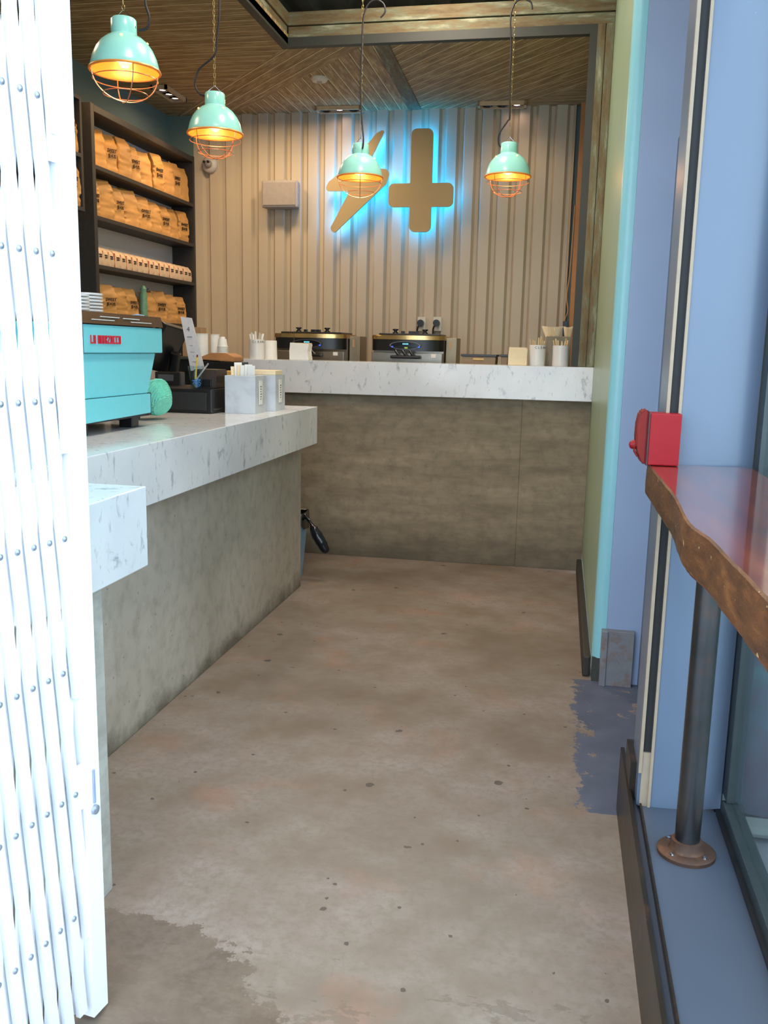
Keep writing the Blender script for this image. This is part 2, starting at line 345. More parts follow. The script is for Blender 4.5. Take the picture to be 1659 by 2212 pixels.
PAPER = simple('white_paper', (238, 236, 230), .6, 0, .02); CREAM = simple('cream_paper', (238, 218, 180), .6, 0, .03); CERAM = simple('white_ceramic', (232, 230, 228), .2, 0, .02); PTXT = simple('grey_print', (90, 92, 98), .6)
STICK = simple('birch_stick', (224, 196, 146), .6); BASK = simple('mint_wicker', (112, 206, 184), .55, 0, .12, 60); BINB = simple('pale_blue_plastic', (138, 176, 206), .35)
BAGB = simple('black_bin_liner', (20, 22, 30), .18); GLASS = m_glass('window_glass', (.93, .97, .96)); GLASS2 = m_glass('tumbler_glass', (.9, .96, .97))
BLUEL = simple('blue_rubber_bands', (60, 130, 190), .5); YEL = simple('yellow_pencil', (230, 180, 30), .5)

# ================================================================== SETTING
# floor and pavement
b = MB().box(-3.5, .6, 1.0, 7.8, -.06, 0); struct(b.build('floor', MF))
OUTG = m_concrete('pavement_concrete', (104, 106, 108), (126, 128, 128), (1, 1, 1))
b = MB().box(-6, .52, -5, 1.0, -.07, -.002).box(.55, 14, -5, 14, -.07, -.004); tag(struct(b.build('pavement', OUTG)), 'grey concrete pavement outside the window')
# ceiling of planks with a rectangular opening
b = MB(); z0, z1 = 3.37, 3.43
b.prism([(-3.42, 1.5), (-1.85, 1.5), (-1.85, 6.02), (-3.41, 7.7), (-3.42, 7.7)], 2, z0, z1, 0)
b.prism([(-1.85, 6.02), (-1.31, 6.02), (-2.87, 7.7), (-3.41, 7.7)], 2, z0, z1, 1)
b.prism([(-1.31, 6.02), (-1.28, 6.02), (-1.30, 7.7), (-2.87, 7.7)], 2, z0, z1, 2)
b.prism([(-1.28, 6.02), (.2, 6.02), (.2, 7.05), (-.62, 7.7), (-1.30, 7.7)], 2, z0, z1, 1)
b.prism([(.2, 7.05), (.2, 7.7), (-.62, 7.7)], 2, z0, z1, 0)
struct(b.build('ceiling', [PL_X, PL_D, PL_Y], recalc=True))
# trims between the board fields
b = MB(); b.prism([(-1.30, 6.05), (-1.20, 6.05), (-1.235, 7.7), (-1.34, 7.7)], 2, 3.362, 3.371); struct(b.build('trim_1', WORN_Y))
# upstand of the ceiling opening
b = MB()
b.box(-1.85, .10, 6.0, 6.05, 3.355, 3.41); b.box(-1.90, -1.85, 1.6, 6.05, 3.355, 3.41)
struct(b.build('trim_2', BLK))
b = MB().box(-1.85, .2, 6.005, 6.045, 3.41, 3.475, .004).box(-1.85, .2, 5.995, 6.045, 3.48, 3.56, .004); struct(b.build('trim_3', WORN_X))
b = MB().box(-1.895, -1.855, 1.6, 6.0, 3.41, 3.475, .004).box(-1.895, -1.845, 1.6, 6.0, 3.48, 3.56, .004); struct(b.build('trim_4', WORN_Y))
# dark ribbed roof deck seen through the opening
b = MB(); poly = []; x = -3.4
top = []
while x < .6:
    top += [(x, 3.95), (x + .11, 3.95), (x + .135, 3.88), (x + .225, 3.88), (x + .25, 3.95)]; x += .25
poly = top + [(top[-1][0], 4.02), (-3.4, 4.02)]
b.prism(poly, 1, 1.5, 7.8); struct(b.build('roof_deck', DECK))
b = MB().box(-3.5, -1.9, 7.7, 7.8, 3.43, 3.95); 
# walls
b = MB().box(-3.52, -3.42, 1.5, 7.8, 0, 3.95); struct(b.build('wall_left', TEAL))
b = MB().box(-3.42, .3, 7.72, 7.8, 0, 3.95).box(-3.42, -3.2, 7.66, 7.72, 0, 3.37); struct(b.build('wall_back', TEAL))
b = MB(); pts = []; x = -3.2
per = .1455
while x < .02:
    for dx, yy in ((0, 7.655), (.078, 7.655), (.098, 7.69), (.126, 7.69), (.1455, 7.655)):
        if x + dx <= .035: pts.append((x + dx, yy))
    x += per
b.prism(pts + [(pts[-1][0], 7.705), (-3.2, 7.705)], 2, 0, 3.37); cw = b.build('wall_cladding', CORR); struct(cw)
b = MB().box(.035, .075, 7.60, 7.70, 0, 3.37, .004); struct(b.build('trim_5', simple('orange_wood', (188, 128, 78), .6)))
# right wall with its rounded near end
b = MB().box(.2, .3, 3.9905, 7.72, .11, 3.95); struct(b.build('wall_right', MINT))
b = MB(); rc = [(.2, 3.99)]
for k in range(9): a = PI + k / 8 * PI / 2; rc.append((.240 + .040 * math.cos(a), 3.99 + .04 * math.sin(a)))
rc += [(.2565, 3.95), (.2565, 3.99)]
b.prism(rc, 2, .11, 3.95); struct(b.build('wall_right_end', simple('mint_corner_daylight', (138, 194, 202), .3, 0, .02), smooth=True))  # same mint wall paint, blue daylight put into the corner colour
b = MB().box(.165, .2, 4.0, 5.98, 0, .10, .01); struct(b.build('baseboard_right', simple('black_rubber', (48, 42, 36), .6)))
# far jamb of the side door with a steel kick plate
b = MB().box(.257, .44, 3.95, 4.15, 0, 3.95, .002); struct(b.build('door_frame', LAV))
b = MB().box(.236, .262, 3.90, 3.95, 0, .25, .001).box(.262, .375, 3.91, 3.955, 0, .25, .001); tag(b.build('kick_plate', KICK, loc=(.3, 3.93, 0)), 'scuffed bare steel kick plate at the foot of the blue-grey door jamb', 'kick plate')
b = MB().box(.205, .236, 3.955, 3.99, 0, .112); struct(b.build('trim_6', BLK))
b = MB().box(.42, .46, 2.6, 3.97, 0, 3.95); b.box(.405, .42, 2.62, 2.70, 0, 2.3).box(.405, .42, 3.86, 3.95, 0, 2.3); struct(b.build('door_1', LAV2))
# near column: rubber groove strips and blue-grey cladding
b = MB(); pf = [(.272, 2.62), (.272, 2.447), (.279, 2.44), (.279, 2.465), (.302, 2.465), (.302, 2.44), (.32, 2.44)]
for k in range(11): t = k / 10; pf.append((.32 + .183 * t, 2.44 - .05 * math.sin(t * PI / 2) * 0 + .035 * t * t))
pf += [(.503, 2.62)]
b.prism(pf, 2, .2, 3.95); struct(b.build('column_cladding', LAVN, smooth=True))
b = MB().box(.280, .301, 2.446, 2.466, .36, 3.95); struct(b.build('trim_7', simple('black_rubber_strip', (26, 26, 28), .7)))
b = MB().box(.271, .2795, 2.435, 2.45, .30, 3.95).box(.3015, .309, 2.435, 2.45, .2, 3.95).box(.2795, .3015, 2.44, 2.465, .2, .36); struct(b.build('trim_8', TAN))
# kerb, channel, sill
b = MB().box(.250, .262, -.4, 2.79, 0, .215, .001).box(.262, .30, 2.70, 2.79, 0, .19); struct(b.build('kerb', KERB))
b = MB().box(.262, .285, -.4, 2.70, 0, .185); struct(b.build('trim_9', LAV2))
b = MB().box(.281, .286, -.4, 2.44, .18, .208).box(.255, .275, 2.5, 2.66, .19, .30); struct(b.build('trim_10', KERB))
b = MB().box(.286, .53, -.4, 2.45, 0, .2); struct(b.build('window_sill', LAV2))
# window
b = MB()
b.box(.497, .545, -.4, 2.44, .2, .245, .004).box(.506, .545, 2.42, 2.50, .245, 3.0, .003).box(.497, .545, -.4, 2.44, 3.0, 3.08).box(.497, .545, -.44, -.4, .2, 3.08)
struct(b.build('window_1', simple('window_frame_dark', (52, 60, 62), .4, .3)))
b = MB().box(.518, .524, -.4, 2.42, .245, 3.0); struct(b.build('window_pane', GLASS))
b = MB().box(.486, .498, -.4, 2.44, .2, .212); struct(b.build('trim_11', simple('black_gasket', (20, 22, 24), .6)))
# front wall left of the entrance and the lintel
b = MB().box(-3.42, -1.62, 1.5, 1.62, 0, 3.95).box(-1.62, .6, 1.5, 1.62, 3.05, 3.95).box(.2, .6, -.5, 1.5, 3.08, 3.6); struct(b.build('wall_front', TEAL))
# street seen through the window: rust-and-verdigris metal wall, ledge, tan facade
def m_verd():
    m = N('verdigris_rust'); co = m.co(scale=(1, 1, .8)); n1 = m.noise(co, 2.2, 8, .7); c = m.ramp(n1, [(.4, lin((62, 38, 38))), (.5, lin((52, 66, 66))), (.62, lin((56, 126, 112)))], 'LINEAR'); m.base(c); m.rough(.6); return m.m
yw = at(1640, 1830, 2, 0)
b = MB().box(.56, 6, 2.74, 2.9, .0, 1.0); tag(struct(b.build('street_wall', m_verd())), 'rust and verdigris street wall beyond the window')
b = MB().box(.56, 6, 2.68, 2.739, .025, .05).box(.56, 6, 2.71, 2.739, 0, .025); struct(b.build('street_ledge', simple('pale_ledge', (122, 128, 122), .7)))
b = MB().box(.56, 8, 2.92, 3.2, 0, 3.6); struct(b.build('street_facade', simple('tan_facade', (206, 186, 158), .8)))

# portal post on the back counter
b = MB().box(.055, .10, 6.0, 6.06, 1.362, 3.355); struct(b.build('trim_12', BLK))
b = MB().box(.10, .147, 6.0, 6.06, 1.362, 3.41, .003).box(.151, .199, 5.995, 6.06, 1.362, 3.41, .003); struct(b.build('trim_13', WORN_Z))

# ================================================================== COUNTERS
t = thing('service_counter', 'long concrete bar counter with thick white marble top, left of the aisle', 'counter', (-1.8, 3.6, 0))
b = MB().box(-2.0, -1.507, 1.95, 5.17, 0, .886, .004); b.build('base', MC_L, t)
b = MB().box(-2.25, -1.41, 1.7, 5.175, .886, 1.105, .003); b.build('worktop', MARBLE, t)
t = thing('low_counter', 'lower marble counter shelf on pale concrete support, nearest the white gate', 'counter', (-1.3, 1.7, 0))
b = MB().box(-1.40, -1.114, 1.3, 2.03, 0, .85, .003); b.build('base', MC_N, t)
b = MB().box(-1.405, -1.088, 1.66, 2.24, .85, 1.07, .003); b.build('worktop', MARBLE, t)
t = thing('back_counter', 'tall concrete counter with marble slab running across the back wall', 'counter', (-.8, 6.2, 0))
b = MB().box(-2.35, -.245, 6.06, 6.35, 0, 1.14, .003).box(-.2445, .2, 6.058, 6.35, 0, 1.14, .003); b.build('base', MC_B, t)
b = MB().box(-2.35, .2, 5.99, 6.38, 1.14, 1.36, .003); b.build('worktop', MARBLE, t)
tag(MB().box(-2.3, .15, 6.45, 7.1, .9, .94).box(-2.28, .13, 6.47, 7.08, 0, .9).build('work_table', STEEL, loc=(-1, 6.8, 0)), 'low steel worktable behind the back counter carrying the brewers', 'table')

# ================================================================== SHELF UNIT AND BAGS
SX = -3.2
t = thing('shelf_unit', 'tall black shelf unit on left wall filled with coffee bags', 'shelf', (-3.3, 6.8, 0))
MB().box(-3.41, -3.195, 5.90, 5.945, 0, 3.035, .003).build('side_panel', CHAR, t)
MB().box(-3.41, -3.195, 7.625, 7.665, 0, 3.035, .003).build('side_panel', CHAR, t)
MB().box(-3.41, -3.195, 5.945, 7.625, 2.985, 3.03, .003).build('top_panel', CHAR, t)
MB().box(-3.415, -3.40, 5.945, 7.625, .9, 2.985).build('back_panel', GREYW, t)
SZ = [2.645, 2.312, 1.985, 1.622]
for z in SZ: MB().box(-3.40, -3.197, 5.945, 7.625, z - .028, z, .002).build('shelf', CHAR, t)
MB().box(-3.40, -3.2, 5.945, 7.625, 0, .9).build('lower_cabinet', CHAR, t)
t = thing('wall_cabinet', 'black open wall cabinet left of the tall shelf unit, partly behind gate', 'cabinet', (-3.25, 5.4, 2.3))
MB().box(-3.41, -3.10, 5.585, 5.61, 2.285, 2.99, .002).build('side_panel', CHAR, t)
MB().box(-3.41, -3.10, 4.6, 5.585, 2.965, 2.99, .002).build('top_panel', CHAR, t)
for z in (2.31, 2.64): MB().box(-3.41, -3.10, 4.6, 5.585, z - .025, z, .002).build('shelf', CHAR, t)
MB().box(-3.415, -3.405, 4.6, 5.585, 2.3, 2.97).build('back_panel', CHAR, t)
MB().box(-3.41, -3.10, 4.575, 4.6, 2.285, 2.99, .002).build('side_panel', CHAR, t)

def bag_mb(seed, w, d, h, cr=1.6, mi=0):
    rnd = random.Random(seed); b = MB(); n = 40; L = 26; rings = []
    lean = rnd.uniform(-.015, .015); off = Vector((seed * 3.7, seed * 1.3, 0))
    for i in range(L + 1):
        t = i / L; z = h * t
        if t < .72: fd = 1 - .08 * (1 - min(1, t * 8)) ; fw = 1 + .02 * math.sin(t * 6)
        else: q = (t - .72) / .28; fd = 1 - .86 * q ** 1.25; fw = 1 - .05 * q
        ring = []
        for k in range(n):
            a = 2 * PI * k / n; e = 2 / 7.0
            x = abs(math.cos(a)) ** e * (1 if math.cos(a) >= 0 else -1) * d / 2 * fd; y = abs(math.sin(a)) ** e * (1 if math.sin(a) >= 0 else -1) * w / 2 * fw
            p = Vector((x, y, z)); nz = noise.noise(p * 11 + off) * .010 * cr + abs(noise.noise(Vector((x * 15, y * 18, z * 26)) + off)) * -.010 * cr + noise.noise(p * 45 + off) * .0025 * cr
            g = Vector((math.cos(a), math.sin(a), 0)); m = min(1, t * 5)
            p += g * nz * m + Vector((lean * t + (-.35 * d * max(0, (t - .75)) * 1.0), 0, 0))
            if i == L: p.z += noise.noise(Vector((a, seed, 0))) * .006
            ring.append(p)
        rings.append(ring)
    vs = [p for r in rings for p in r]; fs = [(i * n + k, i * n + (k + 1) % n, (i + 1) * n + (k + 1) % n, (i + 1) * n + k) for i in range(L) for k in range(n)]
    fs += [tuple(range(n - 1, -1, -1)), tuple(L * n + k for k in range(n))]
    b.add(vs, fs, mi); return b
def make_bag(seed, w, d, h, txt=True, small=False):
    t = thing('coffee_bag', 'kraft coffee bag', 'coffee bag', (0, 0, 0), 0, 'coffee bags')
    bag_mb(seed, w, d, h, 0.5 if small else 1.7).build('bag_body', PALEB if small else KRAFT, t, smooth=True)
    if txt:
        x = d / 2 + (.001 if small else .004); s = .013 if small else .036
        m = text_mesh('SWEET', s, facing((1, 0, 0), (x, -.004 if small else .005, h * .56)), ext=.0008 if small else .0015, bold=.0005)
        text_mesh('JE+US', s, facing((1, 0, 0), (x, -.004 if small else .005, h * .56 - s * 1.05)), mb=m, ext=.0008 if small else .0015, bold=.0005)
        m.build('printed_lettering', INK, t)
    if small:
        MB().box(-d / 2 * .9, d / 2 * .9, -w / 2 - .001, -w / 2 + .004, .004, h * .80).build('side_panel', PINKB, t)
    else:
        r = MB(); r.tube([(-d * .30 - .004, -w * .47, h - .006), (-d * .26, -w * .2, h - .001), (-d * .28, w * .2, h - .004), (-d * .30, w * .47, h - .008)], .007, 6); r.build('folded_top', KRAFT, t, smooth=True)
    return t
ORD = ['leftmost', 'second', 'third', 'fourth', 'fifth', 'sixth', 'seventh', 'eighth', 'ninth', 'tenth', 'eleventh', 'twelfth', 'thirteenth', 'fourteenth', 'fifteenth', 'sixteenth', 'seventeenth', 'eighteenth']
def ordl(i, n):
    return 'leftmost' if i == 0 else ('rightmost' if i == n - 1 else ORD[i] + ' from left')
rnd = random.Random(4)
protos = [make_bag(s, .185, .11, .285, tx) for s, tx in ((1, True), (2, True), (3, False), (4, True), (5, False), (6, True))]
protoused = [False] * len(protos)
def place_bag(k, loc, rz, label, group, sc=(1, 1, 1)):
    if not protoused[k]: o = protos[k]; protoused[k] = True; o.location = loc; o.rotation_euler = (0, 0, rz); o['label'] = label; o['group'] = group
    else: o = copy_tree(protos[k], loc, rz, label, group)
    o.scale = sc; return o
rows = [(0, [5.956, 6.196, 6.37, 6.56, 6.738, 6.933, 7.122, 7.311, 7.462, 7.62], 'top shelf', [2, 0, 4, 3, 2, 1, 4, 5, 2]),
        (1, [5.946, 6.062, 6.272, 6.437, 6.665, 6.883, 7.057, 7.25, 7.428, 7.61], 'second shelf', [1, 4, 0, 2, 3, 4, 5, 2, 1]),
        (3, [6.05, 6.26, 6.45, 6.645, 6.76, 6.958, 7.157, 7.333, 7.53], 'lowest visible shelf', [0, 4, 3, None, 2, 5, 4, 1])]
for si, ed, nm, kinds in rows:
    n = len(ed) - 1
    real = [i for i in range(n) if kinds[i] is not None]
    for j, i in enumerate(real):
        yc = (ed[i] + ed[i + 1]) / 2; w = ed[i + 1] - ed[i]; k = kinds[i]
        place_bag(k, (-3.282 + rnd.uniform(-.010, .008), yc + (.012 if j == 0 else 0), SZ[si] + .001), R_(rnd.uniform(-22, -8)), ('plain' if k in (2, 4) else 'printed') + ' kraft coffee bag on %s, %s' % (nm, ordl(j, len(real))), 'kraft coffee bags on the ' + nm,
                  (.9, min(1.0, w / .185 * .80), rnd.uniform(.9, 1.03) * (.88 if si == 3 else .94 if si == 1 else 1)))
for z, nm in ((2.642, 'upper'), (2.312, 'lower')):
    place_bag(1 if nm == 'lower' else 3, (-3.17, 5.487, z + .001), R_(-10), 'kraft coffee bag on %s shelf of wall cabinet beside the gate' % nm, 'coffee bags in the wall cabinet', (1, 1.05, 1.0))
    # neighbours mostly hidden behind the gate
# small pale bags
e3 = [5.955, 6.03, 6.115, 6.205, 6.295, 6.385, 6.475, 6.57, 6.66, 6.757, 6.855, 6.95, 7.045, 7.14, 7.235, 7.33, 7.425, 7.515, 7.60]
sm = make_bag(11, .078, .075, .125, True, True); first = True
for i in range(18):
    yc = (e3[i] + e3[i + 1]) / 2; lab = 'small pale coffee packet with terracotta side, %s in third-shelf row' % ordl(i, 18); rz = R_(rnd.uniform(-9, -3))
    loc = (-3.245 + rnd.uniform(-.003, .003), yc + .004, SZ[2] + .001)
    if first: sm.location = loc; sm.rotation_euler = (0, 0, rz); sm['label'] = lab; sm['group'] = 'small packets on the third shelf'; first = False; sm['category'] = 'coffee packet'
    else: copy_tree(sm, loc, rz, lab, 'small packets on the third shelf')
# teal figurine / bottle between the bags on the lowest shelf
t = thing('teal_bottle', 'teal ribbed bottle with spout standing between coffee bags on lowest shelf', 'bottle', (-3.235, 6.70, SZ[3] + .001))
MB().lathe([(.0, 0), (.03, 0), (.034, .03), (.028, .07), (.033, .11), (.027, .15), (.031, .19), (.022, .225), (.026, .245), (.012, .27), (0, .275)], 20).build('bottle_body', simple('teal_glaze', (104, 150, 126), .4, 0, .15, 40), t, world=False, smooth=True)
MB().tube([(0, .0, .23), (.01, .03, .238), (.015, .055, .25)], .006, 8).build('spout', BLKP, t, world=False)
t = thing('glass_jar', 'small glass jar with pinkish lid at left end of lowest shelf', 'jar', (-3.25, 5.985, SZ[3] + .001))
MB().lathe([(0, 0), (.032, 0), (.034, .01), (.034, .13), (.02, .15)], 20).build('jar_body', simple('amber_jar', (150, 110, 80), .2), t, world=False, smooth=True)
MB().lathe([(.022, .15), (.022, .18), (0, .182)], 20).build('lid', simple('pink_lid', (196, 120, 100), .4), t, world=False)

# ================================================================== WALL ITEMS
# illuminated sign : bolt and inverted cross
def yrot(p): return p
bolt = [(at(u, v, 1, 7.58).x, at(u, v, 1, 7.58).z) for u, v in ((836, 277), (792, 366), (846, 366), (836, 398), (722, 506), (715, 494), (757, 414), (702, 414), (712, 394), (766, 350), (814, 290))]
bolt = [(v[0], v[1]) for v in bolt]
cross = [(-1.293, 3.196), (-1.115, 3.196), (-1.115, 2.777), (-.938, 2.777), (-.938, 2.592), (-1.115, 2.592), (-1.115, 2.396), (-1.293, 2.396), (-1.293, 2.592), (-1.470, 2.592), (-1.470, 2.777), (-1.293, 2.777)]
def shrink(poly, d):
    cx = sum(p[0] for p in poly) / len(poly); cz = sum(p[1] for p in poly) / len(poly); out = []
    n = len(poly)
    for i in range(n):
        p = Vector(poly[i]); a = (p - Vector(poly[i - 1])).normalized(); c = (Vector(poly[(i + 1) % n]) - p).normalized()
        n1 = Vector((a.y, -a.x)); n2 = Vector((c.y, -c.x)); m = (n1 + n2)
        if m.length < .2: m = n1
        m.normalize(); k = d / max(.35, m.dot(n1)); out.append(tuple(p - m * k))
    return out
def area_sign(p): return sum(p[i - 1][0] * p[i][1] - p[i][0] * p[i - 1][1] for i in range(len(p)))
t = thing('wall_sign', 'tan metal lightning bolt and inverted cross sign with cyan backlight', 'sign', (-1.4, 7.6, 2.8))
bp = rounded(bolt, [.022, .02, .045, .05, .028, .02, .02, .05, .03, .05, .04], 4)
cp = rounded(cross, [.045, .045, .006, .045, .045, .006, .045, .045, .006, .045, .045, .006], 5)
MB().prism(bp, 1, 7.55, 7.57).build('bolt', SIGN, t); MB().prism(cp, 1, 7.55, 7.57).build('cross', SIGN, t)
for poly, nm in ((bolt, 'bolt_backlight'), (cross, 'cross_backlight')):
    if area_sign(poly) < 0: poly = poly[::-1]
    q = shrink(poly, .022)
    b = MB(); pts3 = [(p[0], 7.582, p[1]) for p in q]; dense = []
    for i in range(len(pts3)):
        a, c = Vector(pts3[i]), Vector(pts3[(i + 1) % len(pts3)]); m = max(1, int((c - a).length / .03))
        dense += [a.lerp(c, j / m) for j in range(m)]
    b.tube(dense, .006, 6, closed=True); b.build(nm, LED, t)
for x in (-1.25, -1.16): MB().cyl((0, 0, 0), .008, 0, .07, 10, M=Matrix.Translation((x, 7.66, 2.7)) @ Matrix.Rotation(R_(90), 4, 'X')).build('standoff', STEEL, t)
MB().cyl((0, 0, 0), .008, 0, .07, 10, M=Matrix.Translation((-1.72, 7.66, 2.75)) @ Matrix.Rotation(R_(90), 4, 'X')).build('standoff', STEEL, t)
# speaker box
t = thing('wall_speaker', 'grey box loudspeaker mounted high on the corrugated wall', 'speaker', (-2.43, 7.6, 2.73))
c0, c1 = at(563, 390, 1, 7.52), at(643, 447, 1, 7.52)
b = MB(); b.prism(rounded([(c0.x, 7.52), (c1.x, 7.52), (c1.x - .02, 7.65), (c0.x + .02, 7.65)], .02, 3), 2, c1.z, c0.z, bev=.006); b.build('housing', GREY, t, smooth=True)
MB().box(c0.x + .02, c1.x - .02, 7.513, 7.523, c1.z + .015, c0.z - .015, .004).build('grille', simple('speaker_grille', (156, 148, 144), .8), t)
MB().box(c0.x + .12, c1.x - .12, 7.60, 7.66, c0.z - .02, c0.z + .02).build('bracket', GREY, t)
# dome camera
p = at(449, 354, 1, 7.6)
t = thing('security_camera', 'small white round security camera on corrugated wall beside shelf unit', 'camera', (p.x, 7.655, p.z))
Mc = Matrix.Translation((0, 0, 0)) @ Matrix.Rotation(R_(90), 4, 'X')
MB().lathe([(.068, 0), (.07, .02), (.062, .035), (.04, .045)], 28, M=Mc, cap1=True).build('housing', simple('camera_shell', (196, 188, 180), .4), t, world=False, smooth=True)
MB().lathe([(.034, .045), (.03, .065), (.018, .078), (0, .082)], 20, M=Mc).build('camera_dome', simple('camera_face', (150, 144, 138), .25), t, world=False, smooth=True)
for dx in (-.024, .012): MB().lathe([(.011, .07), (.011, .085), (0, .087)], 12, M=Matrix.Translation((dx, 0, .012)) @ Mc).build('lens', BLKP, t, world=False)
# plug sockets with plugs
for i, (u, v) in enumerate(((911, 700), (945, 700))):
    p = at(u, v, 1, 7.65)
    t = thing('wall_socket', ('left' if i == 0 else 'right') + ' white wall socket with black plug above the brewer', 'socket', (p.x, 7.652, p.z), 0, 'sockets on the corrugated wall')
    MB().box(-.035, .035, -.012, 0, -.058, .058, .003).build('plate', simple('socket_plate', (206, 200, 184), .4), t, world=False)
    MB().cyl((0, 0, 0), .027, 0, .05, 18, M=Matrix.Translation((-.004, -.012, .008)) @ Matrix.Rotation(R_(90), 4, 'X')).build('plug', BLKP, t, world=False, smooth=True)
    MB().tube(spline([(-.004, -.05, .005), (-.02, -.055, -.02), (-.03, -.05, -.06), (-.028, -.035, -.2), (-.02, -.03, -.6)]), .007, 8).build('cord', BLKP, t, world=False, smooth=True)
# hanging cable with connector at right end of back wall
p0 = at(1238, 560, 1, 7.58)
pts = spline([(.03, 7.60, 2.6), (.02, 7.58, 2.1), (.005, 7.56, 1.9), (.02, 7.55, 1.78), (.0, 7.56, 1.7), (.015, 7.56, 1.55)])
tt = thing('hanging_cable', 'thin tan cable with black connector dangling at right end of back wall', 'cable', (.02, 7.58, 1.6))
MB().tube(pts, .005, 6).build('wire', simple('tan_wire', (190, 140, 90), .6), tt); MB().box(-.012, .03, 7.53, 7.57, 1.58, 1.70, .004).build('connector', BLKP, tt)

# ceiling fixtures
p = at(690, 168, 2, 3.37)
t = thing('smoke_detector', 'round white smoke detector disc on the plank ceiling', 'smoke detector', (p.x, p.y, 3.37))
MB().lathe([(.062, 0), (.062, -.012), (.05, -.026), (0, -.03)], 28).build('housing', simple('detector_white', (226, 216, 200), .5), t, world=False, smooth=True)
MB().lathe([(.02, -.028), (.018, -.036), (0, -.038)], 16).build('sensor', simple('detector_grey', (180, 170, 158), .5), t, world=False)
def downlight(cx, cy, rz, label, lit, strength):
    t = thing('recessed_downlight', label, 'ceiling light', (cx, cy, 3.37), rz, 'triple ceiling downlights')
    L, Wd = .19, .065
    b = MB()
    for q in ((-L, L, -Wd, -Wd + .018), (-L, L, Wd - .018, Wd), (-L, -L + .018, -Wd, Wd), (L - .018, L, -Wd, Wd)): b.box(q[0], q[1], q[2], q[3], -.03, -.001)
    b.build('frame', simple('downlight_frame', (206, 178, 140), .5), t, world=False)
    MB().box(-L + .018, L - .018, -Wd + .018, Wd - .018, -.006, -.001).build('backing', simple('downlight_back', (150, 120, 80), .5), t, world=False)
    for i, x in enumerate((-.115, 0, .115)):
        g = MB().lathe([(.040, -.006), (.043, -.022), (.036, -.026), (.030, -.012)], 20, c=(x, 0, 0)).build('lamp_ring', BLKP, t, world=False, smooth=True)
        MB().lathe([(.031, -.014), (0, -.014)], 20, c=(x, 0, 0)).build('lamp_face', SPOTB if i in lit else simple('unlit_lamp', (120, 100, 80), .2), t, world=False, recalc=False)
    return t
downlight(-1.89, 7.55, R_(2), 'ceiling downlight box between smoke detector and bolt sign, one lamp lit', (1,), 1)
downlight(-.575, 7.55, R_(2), 'ceiling downlight box at right near the timber post, one lamp lit', (2,), 1)
p = at(345, 219, 2, 3.37)
downlight(-3.10, 6.95, R_(90), 'bright ceiling downlight box above the shelf unit of coffee bags', (0, 1, 2), 1)
spot('shelf_spot', (-2.98, 5.75, 3.33), (-3.27, 6.35, 2.5), 30, AMBER, 75, .9, .05)
spot('shelf_spot', (-2.94, 6.95, 3.33), (-3.26, 6.9, 1.9), 20, AMBER, 80, .9, .05)
spot('shelf_spot', (-2.6, 5.4, 3.32), (-3.3, 6.2, 1.9), 18, AMBER, 70, .9, .05)
spot('wall_wash', (-1.89, 7.2, 3.32), (-1.8, 7.66, 1.8), 9, WARM, 120, 1, .05)
spot('wall_wash', (-.46, 7.2, 3.32), (-.4, 7.66, 1.8), 9, WARM, 120, 1, .05)
for x, y in ((-2.9, 4.2), (-2.6, 6.9), (-2.0, 7.0)):
    area('ceiling_fill', (x, y, 3.3), (0, 0, 0), .25, 10, WARM)  # added warm fill below the ceiling, no fixture belongs to it

